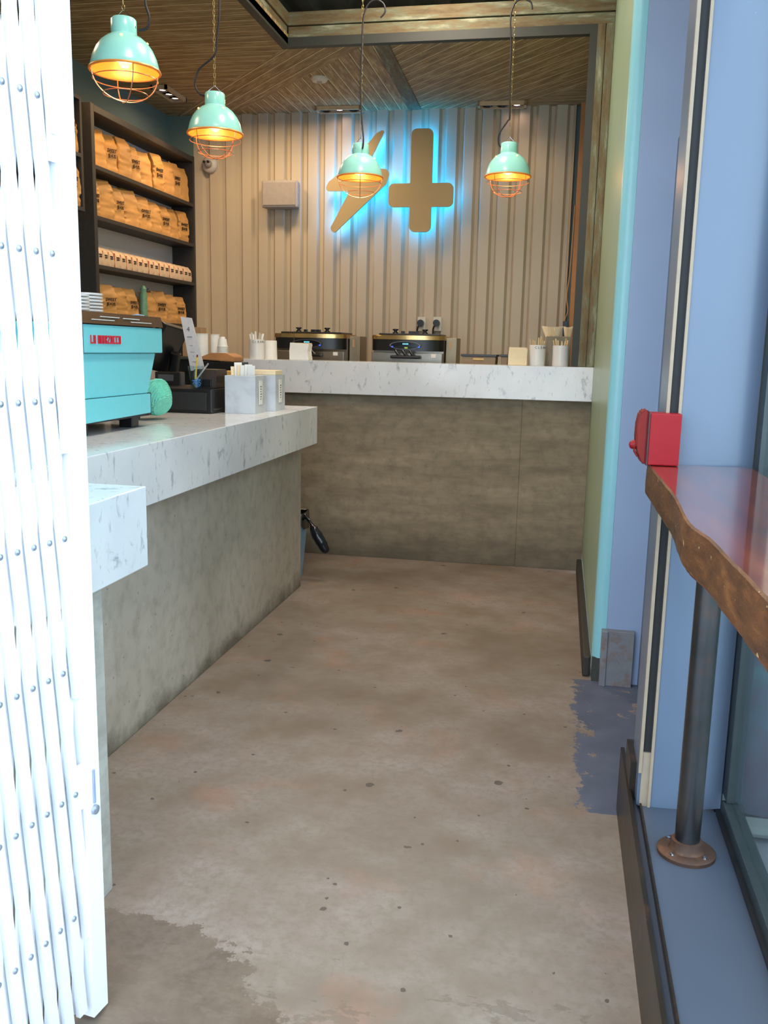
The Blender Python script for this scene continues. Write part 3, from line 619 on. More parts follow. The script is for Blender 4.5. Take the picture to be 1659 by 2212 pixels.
# ================================================================== PENDANT LAMPS
def make_lamp():
    t = thing('pendant_lamp', 'mint pendant', 'pendant lamp', (0, 0, 0), 0, 'mint caged pendant lamps')
    out = [(.1425, 0), (.1435, .004), (.139, .022), (.131, .052), (.116, .084), (.096, .110), (.074, .128), (.056, .137), (.053, .140)]
    MB().lathe(out, 48).build('lamp_shade', MINTM, t, world=False, smooth=True)
    MB().lathe([(r - .002, z) for r, z in out[:-1]] + [(.02, .136), (0, .136)], 48).build('reflector', ORG, t, world=False, smooth=True, recalc=False)
    MB().lathe([(.1395, -.004), (.147, -.004), (.149, .0), (.147, .005), (.1425, .005)], 48).build('rim', ORG, t, world=False, smooth=True)
    MB().lathe([(.052, .136), (.053, .142), (.052, .197), (.047, .203), (0, .204)], 32).build('neck', MINTM, t, world=False, smooth=True)
    b = MB()
    for k in range(2):
        a0 = R_(40) + k * PI / 2; pts = []
        for i in range(25):
            th = PI * i / 24; pts.append((math.cos(a0) * .138 * math.cos(th), math.sin(a0) * .138 * math.cos(th), -.004 - .118 * math.sin(th)))
        b.tube(pts, .0024, 6)
    for z in (-.034, -.092):
        s = math.asin(min(1, (-z - .004) / .118)); r = .138 * math.cos(s)
        b.tube([(r * math.cos(2 * PI * k / 36), r * math.sin(2 * PI * k / 36), z) for k in range(36)], .002, 6, closed=True)
    b.build('wire_guard', COPPER, t, world=False, smooth=True)
    MB().lathe([(0, .012), (.016, .016), (.026, .030), (.028, .046), (.022, .064), (.014, .08), (.012, .11)], 24).build('bulb', BULB, t, world=False, smooth=True)
    for k in range(4):
        a = R_(20) + k * PI / 2; q = .0945
        MB().lathe([(.0055, 0), (.004, .003), (0, .0035)], 10, M=Matrix.Translation((q * math.cos(a), q * math.sin(a), .1135)) @ Matrix.Rotation(a, 4, 'Z') @ Matrix.Rotation(R_(40), 4, 'Y')).build('vent_glow', BULB, t, world=False)  # glowing dots stand in for bulb light through the vents
    b = MB(); b.tube([(-.045, 0, .20), (0, 0, .24), (.045, 0, .20), (.053, 0, .165)], .0016, 6); b.tube([(-.045, 0, .20), (-.053, 0, .165)], .0016, 6); b.build('hook', CHROME, t, world=False)
    l = bpy.data.lights.new('bulb_light', 'POINT'); l.energy = 2.2; l.color = (1.0, .60, .28); l.shadow_soft_size = .03; lo = bpy.data.objects.new('bulb_light', l); C.objects.link(lo); lo.parent = t; lo.location = (0, 0, -.02)
    return t
def chain_mb(z0, z1):
    b = MB(); z = z0; i = 0
    while z < z1:
        rot = Matrix.Rotation(R_(90) * (i % 2) + .3, 3, 'Z'); pts = []
        for k in range(10):
            a = 2 * PI * k / 10; pts.append(rot @ Vector((.0055 * math.cos(a), 0, z + .011 + .013 * math.sin(a))))
        b.tube(pts, .0014, 4, closed=True); z += .0215; i += 1
    return b
lamp0 = make_lamp(); lampdat = []
# rim centre, cord path in photo positions on the lamp's plane
LS = .955
LD = [((270, 154, 147), [(300, 66), (318, 60), (322, 35), (314, 5), (312, -60), (300, -120)], 'mint caged pendant lamp hanging nearest, at upper left by the gate'),
      ((465, 290, 117), [(447, 207), (432, 203), (421, 182), (430, 150), (455, 128), (466, 112), (470, 70), (474, 20), (472, -120)], 'mint caged pendant lamp hanging above the cash drawer and basket'),
      ((778, 384, 97), [(783, 322), (785, 300), (781, 250), (779, 180), (782, 100), (785, 40), (795, 10), (812, 0), (828, 8), (832, 25), (822, 38)], 'mint caged pendant lamp hanging in front of the bolt sign'),
      ((1097, 382, 97), [(1084, 319), (1077, 310), (1079, 288), (1096, 262), (1101, 250), (1101, 180), (1104, 100), (1103, 40), (1112, 8), (1128, -2), (1146, 4), (1150, 20)], 'mint caged pendant lamp hanging right of the inverted cross sign')]
for i, ((u, v, w), cp_, lab) in enumerate(LD):
    dep = FPX * .285 * LS / w; L = Vector((0, 0, CAMZ)) + (ROT @ Vector(((u - 829.5) / FPX, -(v - 1106) / FPX, -1))) * dep
    if i == 0: t = lamp0
    else: t = copy_tree(lamp0)
    t.location = L; t['label'] = lab; t.rotation_euler = (0, 0, (0, .5, 1.1, .3)[i]); t.scale = (LS, LS, LS)
    lampdat.append((t, L, cp_, i))
for t, L, cp_, i in lampdat:
    top = (3.9 if i else 3.9) - L.z if i > 1 else 3.37 - L.z
    top /= LS; c = chain_mb(.236, top).build('chain', CHAIN, t, world=False)
    rz = Matrix.Rotation(-t.rotation_euler.z, 3, 'Z'); pts = []
    for k, (u, v) in enumerate(cp_):
        q = at(u, v, 1, L.y - (.05 if (i == 2 and k < 2) else .004)); pts.append(rz @ (q - L) / LS)
    if i == 1: pts = pts[:-1] + [Vector((pts[-2].x, pts[-2].y, (3.37 - L.z) / LS))]
    if i == 0: pts[-1].z = (3.37 - L.z) / LS
    MB().tube(spline(pts, 7), .0052, 8).build('cord', CORD, t, world=False, smooth=True)

# ================================================================== ESPRESSO MACHINE
t = thing('espresso_machine', 'aqua espresso machine with red lettering on the marble counter beside gate', 'espresso machine', (-2.0, 3.3, 1.105))
b = MB().prism([(3.03, 1.412), (3.69, 1.412), (3.69, 1.515), (3.03, 1.515)], 0, -1.712, -1.70, bev=.002); b.build('upper_panel', AQUA, t)
b = MB().prism([(2.992, 1.245), (3.562, 1.245), (3.645, 1.410), (3.004, 1.410)], 0, -1.725, -1.712, bev=.002); b.build('middle_panel', AQUA, t)
b = MB().prism([(2.999, 1.155), (3.568, 1.162), (3.568, 1.243), (2.999, 1.243)], 0, -1.714, -1.702, bev=.002); b.build('lower_panel', AQUA, t)
b = MB().box(-2.22, -1.728, 3.0, 3.66, 1.40, 1.53).prism([(3.0, 1.245), (3.57, 1.245), (3.655, 1.41), (3.0, 1.41)], 0, -2.15, -1.727).box(-2.25, -1.716, 3.0, 3.60, 1.15, 1.245).box(-1.73, -1.713, 3.69, 3.705, 1.41, 1.53).box(-1.73, -1.714, 3.569, 3.592, 1.15, 1.245)
b.build('body', simple('machine_dark_body', (40, 38, 50), .35, .3), t)
b = MB()
b.box(-1.74, -1.699, 3.008, 3.029, 1.41, 1.518, .003).box(-1.75, -1.712, 2.975, 2.991, 1.243, 1.41, .003).box(-1.745, -1.701, 2.978, 2.998, 1.14, 1.243, .003)
b.build('end_frame', simple('dark_edge_trim', (52, 46, 70), .3, .4), t)
b = MB(); b.box(-2.2, -1.745, 2.975, 3.0, 1.16, 1.52); b.build('side_panel', AQUA, t)
b = MB().box(-2.2, -1.72, 3.0, 3.68, 1.53, 1.54); b.prism([(-1.695, 1.519), (-1.705, 1.562), (-1.712, 1.562), (-1.70, 1.519)], 1, 2.985, 3.69); b.build('cup_rail', BROWNM, t)
b = MB()
for y0, y1, z in ((3.16, 3.30, 1.546), (3.34, 3.47, 1.545), (3.09, 3.26, 1.534), (3.40, 3.58, 1.533)): b.box(-1.702, -1.695, y0, y1, z - .0016, z + .0016)
b.build('rail_slots', simple('slot_shine', (214, 220, 216), .3), t)
b = MB()
for y in (3.05, 3.47): b.box(-1.80, -1.74, y, y + .06, 1.105, 1.155, .004); b.box(-2.2, -2.14, y, y + .06, 1.105, 1.155, .004)
b.build('feet', BLKP, t)
# blocky lettering
glyph = {'L': ['1..', '1..', '1..', '1..', '111'], 'A': ['111', '1.1', '111', '1.1', '1.1'], 'M': ['11111', '1.1.1', '1.1.1', '1.1.1', '1.1.1'], 'R': ['111', '1.1', '11.', '1.1', '1.1'], 'Z': ['111', '..1', '.1.', '1..', '111'], 'O': ['111', '1.1', '1.1', '1.1', '111'], 'T': ['111', '.1.', '.1.', '.1.', '.1.'], 'C': ['111', '1..', '1..', '1..', '111'], ' ': ['.', '.', '.', '.', '.']}
b = MB(); y = 3.078; cw_, ch_ = .0062, .0062
total = sum(len(glyph[c][0]) + 1.3 for c in 'LA MARZOCCO'); cw_ = .238 / total
for ch in 'LA MARZOCCO':
    g = glyph[ch]
    for r, row in enumerate(g):
        for c_, v in enumerate(row):
            if v == '1': b.box(-1.70, -1.6965, y + c_ * cw_, y + (c_ + (1.0 if row[c_ + 1:c_ + 2] == '1' else .8)) * cw_, 1.477 - (r + 1.02) * ch_, 1.477 - r * ch_)
    y += (len(g[0]) + 1.3) * cw_
b.build('lettering', REDL, t)
# saucers on the machine: two stacks
sau0 = None
for sx, sy, nn, nm in ((-1.87, 3.345, 8, 'right'), (-1.84, 3.185, 7, 'left')):
    for k in range(nn):
        lab = '%s saucer of the %s stack on top of the espresso machine' % (['bottom', 'second', 'third', 'fourth', 'fifth', 'sixth', 'seventh', 'eighth'][k] if k < nn - 1 else 'topmost', nm)
        z = 1.541 + k * .0125
        if sau0 is None:
            sau0 = MB().lathe([(0, .002), (.035, .0), (.05, .002), (.071, .004), (.074, .006), (.0745, .0115), (.070, .0125), (.045, .006), (0, .005)], 32).build('saucer', CERAM, None, smooth=True)
            sau0.location = (sx, sy, z); tag(sau0, lab, 'saucer', 'saucers stacked on the espresso machine')
        else:
            c = sau0.copy(); C.objects.link(c); c.location = (sx, sy, z); c['label'] = lab
tag(MB().box(-1.86, -1.73, 3.49, 3.60, 1.541, 1.546, M=Matrix.Translation((0, 0, 0))).build('cleaning_cloth', simple('blue_cloth', (160, 192, 226), .8), loc=(-1.8, 3.55, 1.541)), 'folded pale blue cloth on top of the espresso machine', 'cloth')
c_ = bpy.data.objects['cleaning_cloth']; c_.rotation_euler = (0, R_(-9), R_(12)); c_.location.z += .012

# ================================================================== THINGS ON THE SERVICE COUNTER
# basket
def basket():
    t = thing('wicker_basket', 'small mint woven basket tipped on its side against the espresso machine', 'basket', (-1.83, 3.90, 1.105))
    M = Matrix.Translation((0, 0, .088)) @ Vector((-.75, .35, .52)).to_track_quat('Z', 'Y').to_matrix().to_4x4()
    b = MB(); n = 56; prof = []
    L = 16; rings = []
    for i in range(L + 1):
        s = i / L; r = .052 + .036 * math.sin(s * PI / 2); z = -.045 + .085 * s; rings.append((r, z))
    vs = []
    for off in (0, -.004):
        for i, (r, z) in enumerate(rings):
            for k in range(n):
                a = 2 * PI * k / n; rr = r + off + (.0022 * (1 if (k // 2 + i) % 2 else -1) if off == 0 else 0)
                vs.append(M @ Vector((rr * math.cos(a), rr * math.sin(a), z)))
    fs = []; T = (L + 1) * n
    for i in range(L):
        for k in range(n):
            k2 = (k + 1) % n; fs.append((i * n + k, i * n + k2, (i + 1) * n + k2, (i + 1) * n + k)); fs.append((T + i * n + k, T + (i + 1) * n + k, T + (i + 1) * n + k2, T + i * n + k2))
    b.add(vs, fs); b.build('woven_body', BASK, t, world=False, recalc=False)
    b = MB(); b.lathe([(.052, -.045), (.05, -.049), (.03, -.050), (0, -.050)], 28, M=M); b.build('basket_base', BASK, t, world=False)
    b = MB()
    for dz in (-.004, .003): b.tube([M @ Vector((.088 * math.cos(2 * PI * k / 48), .088 * math.sin(2 * PI * k / 48), .04 + dz + .002 * math.sin(k * 2.4))) for k in range(48)], .0035, 6, closed=True)
    b.build('braided_rim', BASK, t, world=False, smooth=True)
basket()
# sticky notes
cols = [((238, 120, 96), 'coral'), ((236, 92, 130), 'pink'), ((150, 160, 190), 'grey blue'), ((200, 226, 60), 'lime')]
for i, (c, nm) in enumerate(cols):
    tag(MB().box(-1.99, -1.92, 3.80, 3.87, 1.155 + i * .014, 1.155 + (i + 1) * .014 - .0005).build('sticky_note_pad', simple(nm + '_notes', c, .7), loc=(-1.9, 3.83, 1.155 + i * .014)), '%s sticky note pad in the small stack behind the espresso machine' % nm, 'note pad', 'sticky note pads')
tag(MB().box(-2.0, -1.91, 3.78, 3.89, 1.106, 1.1545).box(-1.995, -1.915, 3.785, 3.885, 1.105, 1.108).build('note_box', BLKP, loc=(-1.9, 3.83, 1.105)), 'small black box holding sticky notes behind the espresso machine', 'box')
# cash drawer
t = thing('cash_drawer', 'black cash drawer on marble counter behind the mint basket', 'cash drawer', (-1.9, 4.45, 1.105))
MB().box(-2.14, -1.735, 4.33, 4.66, 1.109, 1.228, .004).build('drawer_case', BLKP, t); MB().box(-2.10, -1.76, 4.324, 4.331, 1.122, 1.212, .002).build('drawer_front', simple('drawer_black', (30, 32, 34), .5), t)
MB().box(-1.736, -1.731, 4.36, 4.64, 1.12, 1.13).build('edge_strip', BLK, t); MB().box(-2.12, -1.76, 4.35, 4.64, 1.105, 1.11).build('feet', BLKP, t)
# receipt printer (dark box) on the drawer
t = thing('receipt_printer', 'small dark receipt printer on top of the cash drawer', 'printer', (-1.82, 4.5, 1.228))
b = MB(); b.prism([(4.42, 1.229), (4.60, 1.229), (4.60, 1.325), (4.44, 1.325)], 0, -1.88, -1.752, bev=.006); b.build('housing', simple('printer_brown', (56, 46, 42), .4), t)
MB().box(-1.865, -1.77, 4.413, 4.426, 1.24, 1.275, .002).build('front_flap', BLKP, t); MB().box(-1.753, -1.749, 4.45, 4.56, 1.262, 1.29).build('side_slot', BLKP, t)
# tumbler with pencil
px = at(413, 846, 1, 4.36); TX, TY, TZ = -1.835, 4.375, 1.2285
t = thing('glass_tumbler', 'clear tumbler holding clips and blue bands on the cash drawer', 'glass', (TX, TY, TZ))
MB().lathe([(0, .001), (.027, .001), (.041, .115), (.0385, .115), (.0255, .006), (0, .006)], 24).build('glass_body', GLASS2, t, world=False, smooth=True)
b = MB(); rr = random.Random(3)
for k in range(16):
    a = rr.uniform(0, 6.28); r = rr.uniform(0, .015); z = rr.uniform(.012, .045); M = Matrix.Translation((r * math.cos(a), r * math.sin(a), z)) @ Matrix.Rotation(rr.uniform(0, 3), 4, 'X') @ Matrix.Rotation(rr.uniform(0, 3), 4, 'Z')
    b.tube([M @ Vector((.011 * math.cos(q * PI / 5), .007 * math.sin(q * PI / 5), 0)) for q in range(10)], .0022, 5, closed=True)
o = b.build('rubber_bands', BLUEL, None, loc=(0, 0, 0)); o.location = (TX, TY, TZ); tag(o, 'tangle of blue rubber bands inside the clear tumbler', 'rubber bands', None, 'stuff')
t = thing('pencil', 'yellow pencil standing in the clear tumbler', 'pencil', (TX - .002, TY, TZ + .06)); t.rotation_euler = (R_(3), R_(7), 0)
MB().cyl((0, 0, 0), .0042, -.045, .10, 6).build('barrel', YEL, t, world=False); MB().lathe([(.0042, .10), (.0042, .112)], 8, cap1=True).build('eraser', DRED, t, world=False); MB().lathe([(.0042, -.045), (0, -.054)], 6).build('tip', STICK, t, world=False)
t = thing('marker_pen', 'thin clear pen leaning out of the tumbler to the right', 'pen', (TX + .006, TY, TZ + .05)); t.rotation_euler = (0, R_(38), 0)
MB().cyl((0, 0, 0), .004, -.03, .085, 8).build('barrel', simple('pen_grey', (170, 170, 168), .3), t, world=False); MB().cyl((0, 0, 0), .0046, .085, .1, 8).build('cap', simple('pen_cap', (130, 130, 132), .3), t, world=False)
# card sign
t = thing('menu_card', 'tall white printed card leaning behind the tumbler', 'sign', (-1.93, 4.62, 1.29))
q = [at(u, v, 1, 4.62) for u, v in ((390, 684), (414, 687), (443, 801), (412, 801))]
b = MB(); vs = [Vector(p) for p in q] + [Vector(p) + Vector((0, .004, 0)) for p in q]; b.add(vs, [(0, 1, 2, 3), (7, 6, 5, 4), (0, 4, 5, 1), (1, 5, 6, 2), (2, 6, 7, 3), (3, 7, 4, 0)]); b.build('card', simple('card_grey_white', (206, 200, 200), .6), t)
dirx = (q[1] - q[0]).normalized(); dv = (q[3] - q[0])
m = None; Y0 = 4.619
for f, txt, s in ((.22, '+ / +', .02), (.36, 'SWEET', .018), (.52, 'MENU', .011), (.64, 'COFFEE', .012), (.71, 'TEA', .010), (.82, 'BREWED', .009), (.92, 'ESPRESSO', .008)):
    if f in (.36,): txt = 'AAAAA'
    cpt = (q[0] + q[1]) / 2 + dv * f + Vector((0, -.0015, 0))
    if f == .22: m = text_mesh('4', .035, facing((0, -1, 0), cpt, roll=0), ext=.0004)
# print lines too small to read: thin bars
    else:
        w_ = {.36: .030, .52: .018, .64: .026, .71: .008, .82: .022, .92: .026}[f]; hgt = .0035 if f == .36 else .0018
        m.box(cpt.x - w_ / 2 * 1.0, cpt.x + w_ / 2, cpt.y - .0005, cpt.y, cpt.z - hgt / 2, cpt.z + hgt / 2)
m.build('print', PTXT, t)
# POS terminal, tilted
t = thing('pos_terminal', 'black tilted touch screen till seen edge-on behind the espresso machine', 'till', (-2.1, 4.75, 1.105))
b = MB(); M = Matrix.Translation((-2.20, 4.80, 1.43)) @ Matrix.Rotation(R_(30), 4, 'Y') @ Matrix.Rotation(R_(-20), 4, 'Z')
b.box(-.025, .025, -.10, .10, -.14, .14, .01, M=M); b.build('screen', BLKP, t)
MB().tube([(-2.14, 4.82, 1.40), (-2.17, 4.85, 1.30), (-2.16, 4.85, 1.22)], .03, 10).build('stand', BLKP, t, smooth=True); MB().box(-2.32, -2.08, 4.75, 4.98, 1.105, 1.22, .006).build('base', BLKP, t)
t = thing('card_reader', 'small black card reader under the tilted till screen', 'card reader', (-2.10, 4.70, 1.229))
MB().box(-2.20, -2.05, 4.67, 4.735, 1.106, 1.30, .006).build('housing', simple('reader_black', (40, 34, 32), .35), t); MB().box(-2.18, -2.09, 4.664, 4.672, 1.25, 1.285, .002).build('screen', simple('reader_screen', (86, 84, 88), .2), t)
# black tray stand
t = thing('condiment_stand', 'black metal stand holding white cups behind the till', 'stand', (-2.35, 5.55, 0))
MB().box(-2.52, -2.13, 5.5, 5.85, 1.355, 1.372, .003).build('stand_top', BLK, t)
b = MB().box(-2.50, -2.15, 5.52, 5.56, 1.28, 1.355, .003); b.build('front_rail', BLKP, t)
MB().box(-2.50, -2.21, 5.56, 5.84, 0, 1.16, .003).build('cabinet', BLKP, t); MB().box(-2.49, -2.16, 5.70, 5.83, 1.16, 1.355).build('back_plate', BLK, t)
# white cups stacks on the stand
zc = 1.3725
p = at(450, 770, 1, 5.62)
for i, (x, h, r) in enumerate(((-2.335, .148, .046), (-2.262, .146, .030))):
    t = thing('paper_cup_stack', ('left' if i == 0 else 'right') + ' tall smooth white paper cup stack beside the ribbed small cups', 'cup stack', (x, 5.66 + i * .06, zc))
    MB().lathe([(0, 0), (r * .97, 0), (r, h), (r * .96, h), (r * .94, h - .02), (0, h - .02)], 28).build('outer_cup', PAPER, t, world=False, smooth=True)
    MB().tube([((r + .001) * math.cos(2 * PI * k / 28), (r + .001) * math.sin(2 * PI * k / 28), h) for k in range(28)], .0018, 5, closed=True).build('cup_rim', PAPER, t, world=False)
p = at(481, 770, 1, 5.64)
cup0 = None
for k in range(10):
    z = zc + k * .0095; lab = '%s small paper cup in the short stack on black stand' % (['bottom', 'second', 'third', 'fourth', 'fifth', 'sixth', 'seventh', 'eighth', 'ninth', 'topmost'][k])
    r0, r1, h = .033, .024, .055
    if cup0 is None:
        cup0 = MB().lathe([(.036, .0), (.036, .004), (.033, .004), (.026, .052), (0, .052)], 24).build('paper_cup', PAPER, None, smooth=True); cup0.location = (p.x, 5.64, z); tag(cup0, lab, 'paper cup', 'small cups stacked on the stand')
    else:
        c = cup0.copy(); C.objects.link(c); c.location = (p.x, 5.64, z); c['label'] = lab
        if k > 7: c.scale = (.62, .62, .9)
tag(MB().box(-2.50, -2.37, 5.74, 5.84, 1.3725, 1.565, .002).build('cardboard_box', CARDB, loc=(-2.43, 5.79, 1.3725)), 'open cardboard box behind the white cup stack', 'box')
# kraft bag lying / brown paper on stand
t = thing('paper_bag', 'flat brown paper bag lying at left end of back counter', 'paper bag', (-2.1, 5.6, 1.3))
b = MB(); b.prism([(-2.20, 1.375), (-2.13, 1.402), (-2.03, 1.402), (-1.98, 1.38), (-1.98, 1.35), (-2.20, 1.36)], 1, 5.31, 5.49, bev=.004); b.build('bag_body', m_kraft('brown_paper', (176, 124, 76)), t)
MB().box(-2.22, -1.98, 5.47, 5.60, 1.105, 1.349, .004).build('bag_base', BLKP, t) if False else None
tag(MB().box(-2.20, -1.95, 5.30, 5.495, 0, 1.348, .004).build('waste_cabinet', BLKP, loc=(-2.07, 5.45, 0)), 'dark cabinet under the brown paper bag', 'cabinet')
# kraft card holder stack (yellow-brown) behind concrete blocks
t = thing('kraft_sleeve_stack', 'stack of folded kraft paper sleeves behind the front concrete box', 'paper sleeves', (-1.76, 4.75, 1.105))
b = MB(); p = [(-1.80, 1.105), (-1.70, 1.105), (-1.70, 1.27), (-1.695, 1.29), (-1.72, 1.31), (-1.83, 1.312), (-1.825, 1.285), (-1.805, 1.27)]
b.prism(p, 1, 4.72, 4.82, bev=.003); b.build('sleeves', m_kraft('golden_kraft', (214, 168, 84)), t)
# concrete boxes
BX = [(-1.70, -1.535, 4.425, 4.60, 'nearer'), (-1.66, -1.503, 4.66, 4.83, 'farther')]
for i, (x0, x1, y0, y1, nm) in enumerate(BX):
    t = thing('concrete_box', nm + ' cast concrete card box at the end of marble counter', 'concrete box', ((x0 + x1) / 2, (y0 + y1) / 2, 1.105), 0, 'cast concrete boxes')
    b = MB(); w = .018; z1 = 1.298
    b.box(x0, x1, y0, y0 + w, 1.105, z1, .002).box(x0, x1, y1 - w, y1, 1.105, z1, .002).box(x0, x0 + w, y0 + w, y1 - w, 1.105, z1).box(x1 - w, x1, y0 + w, y1 - w, 1.105, z1).box(x0 + w, x1 - w, y0 + w, y1 - w, 1.105, 1.13)
    b.build('box_body', M_BLOCK, t)
    MB().box(x1 + .0005, x1 + .003, y0 + .06, y0 + .105, 1.15, 1.272).build('paper_label', PAPER, t)
    m = MB()
    for k in range(6): m.box(x1 + .003, x1 + .0036, y0 + .072, y0 + .086 + (k % 3) * .004, 1.175 + k * .013, 1.180 + k * .013)
    m.build('label_print', PTXT, t)
lc = [(-1.672, -12, .095, CREAM), (-1.655, -8, .115, PAPER), (-1.645, -3, .1, CREAM), (-1.632, 2, .10, PAPER), (-1.610, 4, .105, PAPER), (-1.597, 6, .10, PAPER)]
for i, (x, a, h, mt) in enumerate(lc):
    o = MB().box(-.002, .002, -.02, .02, 0, h + .06).build('loyalty_card', mt); 
    o.location = (x + .006, 4.50 + .002 * i, 1.19); o.rotation_euler = (0, R_(a), R_(-55)); tag(o, 'loyalty card standing in the nearer concrete box, %s' % ordl(i, 6), 'card', 'cards in the nearer concrete box')
t = thing('card_bundle', 'bundle of cream cards lying across the farther concrete box', 'cards', (-1.6, 4.74, 1.3))
MB().box(-1.66, -1.508, 4.675, 4.80, 1.299, 1.322, .002, M=Matrix.Rotation(0, 4, 'Z')).build('cards', CREAM, t)

# ================================================================== THINGS ON THE BACK COUNTER
def can(x, y, z, lab, txt=None, r=.053, h=.135):
    t = thing('stick_canister', lab, 'canister', (x, y, z), 0, 'white ribbed canisters')
    prof = [(0, .0), (r - .002, .0)]
    for k in range(12): prof += [(r - .001, .006 + k * .0085), (r, .010 + k * .0085)]
    prof += [(r, h - .018), (r, h), (r - .003, h), (r - .003, .01), (0, .01)]
    MB().lathe(prof, 36).build('canister_body', simple('canister_white', (234, 232, 228), .3, 0, .01), t, world=False, smooth=True)
    if txt:
        m = MB(); n = len(txt)
        for i, ch in enumerate(txt):
            a = R_(-98) + i * .34; mm = facing((math.cos(a), math.sin(a), 0), ((r + .0006) * math.cos(a), (r + .0006) * math.sin(a), h - .017)); text_mesh(ch, .021, mm, mb=m, ext=.0004)
        m.build('lettering', INK, t, world=False)
    return t
rs = random.Random(8); stick0 = None
def sticks(x, y, z, n, h0, h1, lab, mt, wd=.0035, lean=9):
    global stick0
    for k in range(n):
        h = rs.uniform(h0, h1); o = MB().box(-wd, wd, -.001, .001, 0, h, .0005).build('stir_stick', mt); a = 2 * PI * k / n; r = .026 * (1 if k % 2 else .4)
        o.location = (x + r * math.cos(a), y + r * math.sin(a), z + .012); o.rotation_euler = (R_(rs.uniform(-4, 4)), R_(lean * math.cos(a) + rs.uniform(-2, 2)), rs.uniform(-.5, .5)); tag(o, lab, 'stir stick', lab.replace('wooden ', '') )
zb = 1.36
can(-.168, 6.14, zb, 'white ribbed canister reading CLEAN beside the napkin stack on back counter', 'CLEAN'); sticks(-.168, 6.14, zb, 9, .15, .185, 'wooden stir sticks in the right-hand CLEAN canister', STICK)
can(-.015, 6.14, zb, 'white ribbed canister nearest the timber post'); sticks(-.015, 6.14, zb, 9, .14, .175, 'wooden stir sticks in the canister nearest the post', STICK, .005)
can(-2.09, 6.06, zb, 'white ribbed canister reading CLEAN at left end of back counter', 'CLEAN D'); sticks(-2.09, 6.06, zb, 7, .155, .185, 'white paper stirrers in the left-hand CLEAN canister', PAPER, .006, 12)
tag(MB().lathe([(0, 0), (.050, 0), (.046, .13), (0, .13)], 24).build('paper_cup_stack', PAPER, loc=(-2.035, 6.19, zb), world=False), 'pale stacked cups just behind the left-hand CLEAN canister', 'cup stack')
def napkins(x0, x1, y, z, h, lab, curl=.012, mt=PAPER, mt2=CREAM, n=14):
    t = thing('napkin_stack', lab, 'napkins', ((x0 + x1) / 2, y, z), 0, 'napkin stacks')
    b = MB(); pts = [(0, 0), (0, h * .5), (.004, h), (.11, h * .93), (.112 - curl, h * .5), (.11, 0)]
    b.prism([(x0 + p[0] * (x1 - x0) / .11, z + p[1]) for p in pts], 1, y, y + .1, bev=.003); b.build('napkin_block', mt, t)
    b = MB()
    for k in range(n): q = y + .004 + k * .1 / n; b.box(x0 + .004, x1 - .006, q, q + .0015, z + h * .95, z + h * .99)
    b.build('folded_edges', mt2, t)
napkins(-1.852, -1.712, 6.05, zb, .118, 'white folded napkin stack on back counter in front of left brewer')
tag(MB().cyl((0, 0, 0), .002, 0, .1, 6).build('napkin_pin', STEEL, loc=(-1.842, 6.13, zb + .10), world=False), 'thin metal pin rising above the white napkin stack', 'pin')
napkins(-.352, -.228, 6.05, zb, .118, 'cream folded napkin stack left of the right-hand CLEAN canister', .004, CREAM)
# filter holder: concrete box with coffee filters
t = thing('filter_holder', 'grey holder box behind the right-hand canisters', 'holder', (-.04, 6.32, zb)); MB().box(-.115, .05, 6.235, 6.37, zb, 1.555, .003).build('box_body', m_concrete('holder_grey', (130, 122, 104), (146, 138, 118), (1, 1, 1)), t)
def filters(x, y, w, n, lab):
    t = thing('coffee_filter_stack', lab, 'coffee filters', (x, y, 1.556), 0, 'coffee filter stacks'); b = MB(); N_ = 72
    for s in (0, 1):
        r0, r1 = (.6 * w, w)
        vs = [];
        for rr, z in ((r0, 0), (r1, .062)):
            for k in range(N_): a = 2 * PI * k / N_; q = rr + (.0035 if k % 2 else -.0035); vs.append((q * math.cos(a), q * math.sin(a) * .8, z - s * .004 + (.006 * math.cos(a) ** 2 if z else 0)))
        b.add(vs, [(k, (k + 1) % N_, N_ + (k + 1) % N_, N_ + k) for k in range(N_)] + [tuple(range(N_ - 1, -1, -1))])
        b.build('pleated_filters' if s == 0 else 'inner_filters', CREAM, t, world=False); b = MB()
filters(-.078, 6.30, .068, 1, 'cream pleated coffee filters, larger stack on the grey holder'); filters(.026, 6.31, .028, 1, 'cream pleated coffee filters, smaller right stack on the grey holder')
# plastic tubs
for i, (u0, u1, v0, v1, y) in enumerate(((998, 1070, 767, 788, 6.45), (1082, 1096, 768, 788, 6.5))):
    a, c = at(u0, v0, 1, y), at(u1, v1, 1, y)
    t = thing('storage_tub', ('left' if i == 0 else 'right') + ' tan storage tub with black lid behind the back counter', 'tub', ((a.x + c.x) / 2, y, .94), 0, 'storage tubs')
    MB().prism([(a.x + .02, .94), (c.x - .02, .94), (c.x, a.z - .008), (a.x, a.z - .008)], 1, y, y + .25, bev=.003).build('tub_body', simple('tan_tub', (150, 126, 96), .5), t)
    MB().box(a.x - .008, c.x + .008, y - .008, y + .258, a.z - .008, a.z + .008, .003).build('lid', BLKP, t)
    if i == 0: MB().box(a.x + .08, a.x + .155, y - .004, y + .001, a.z - .032, a.z - .02, .001).build('sticker', simple('tub_sticker', (230, 190, 120), .6), t)
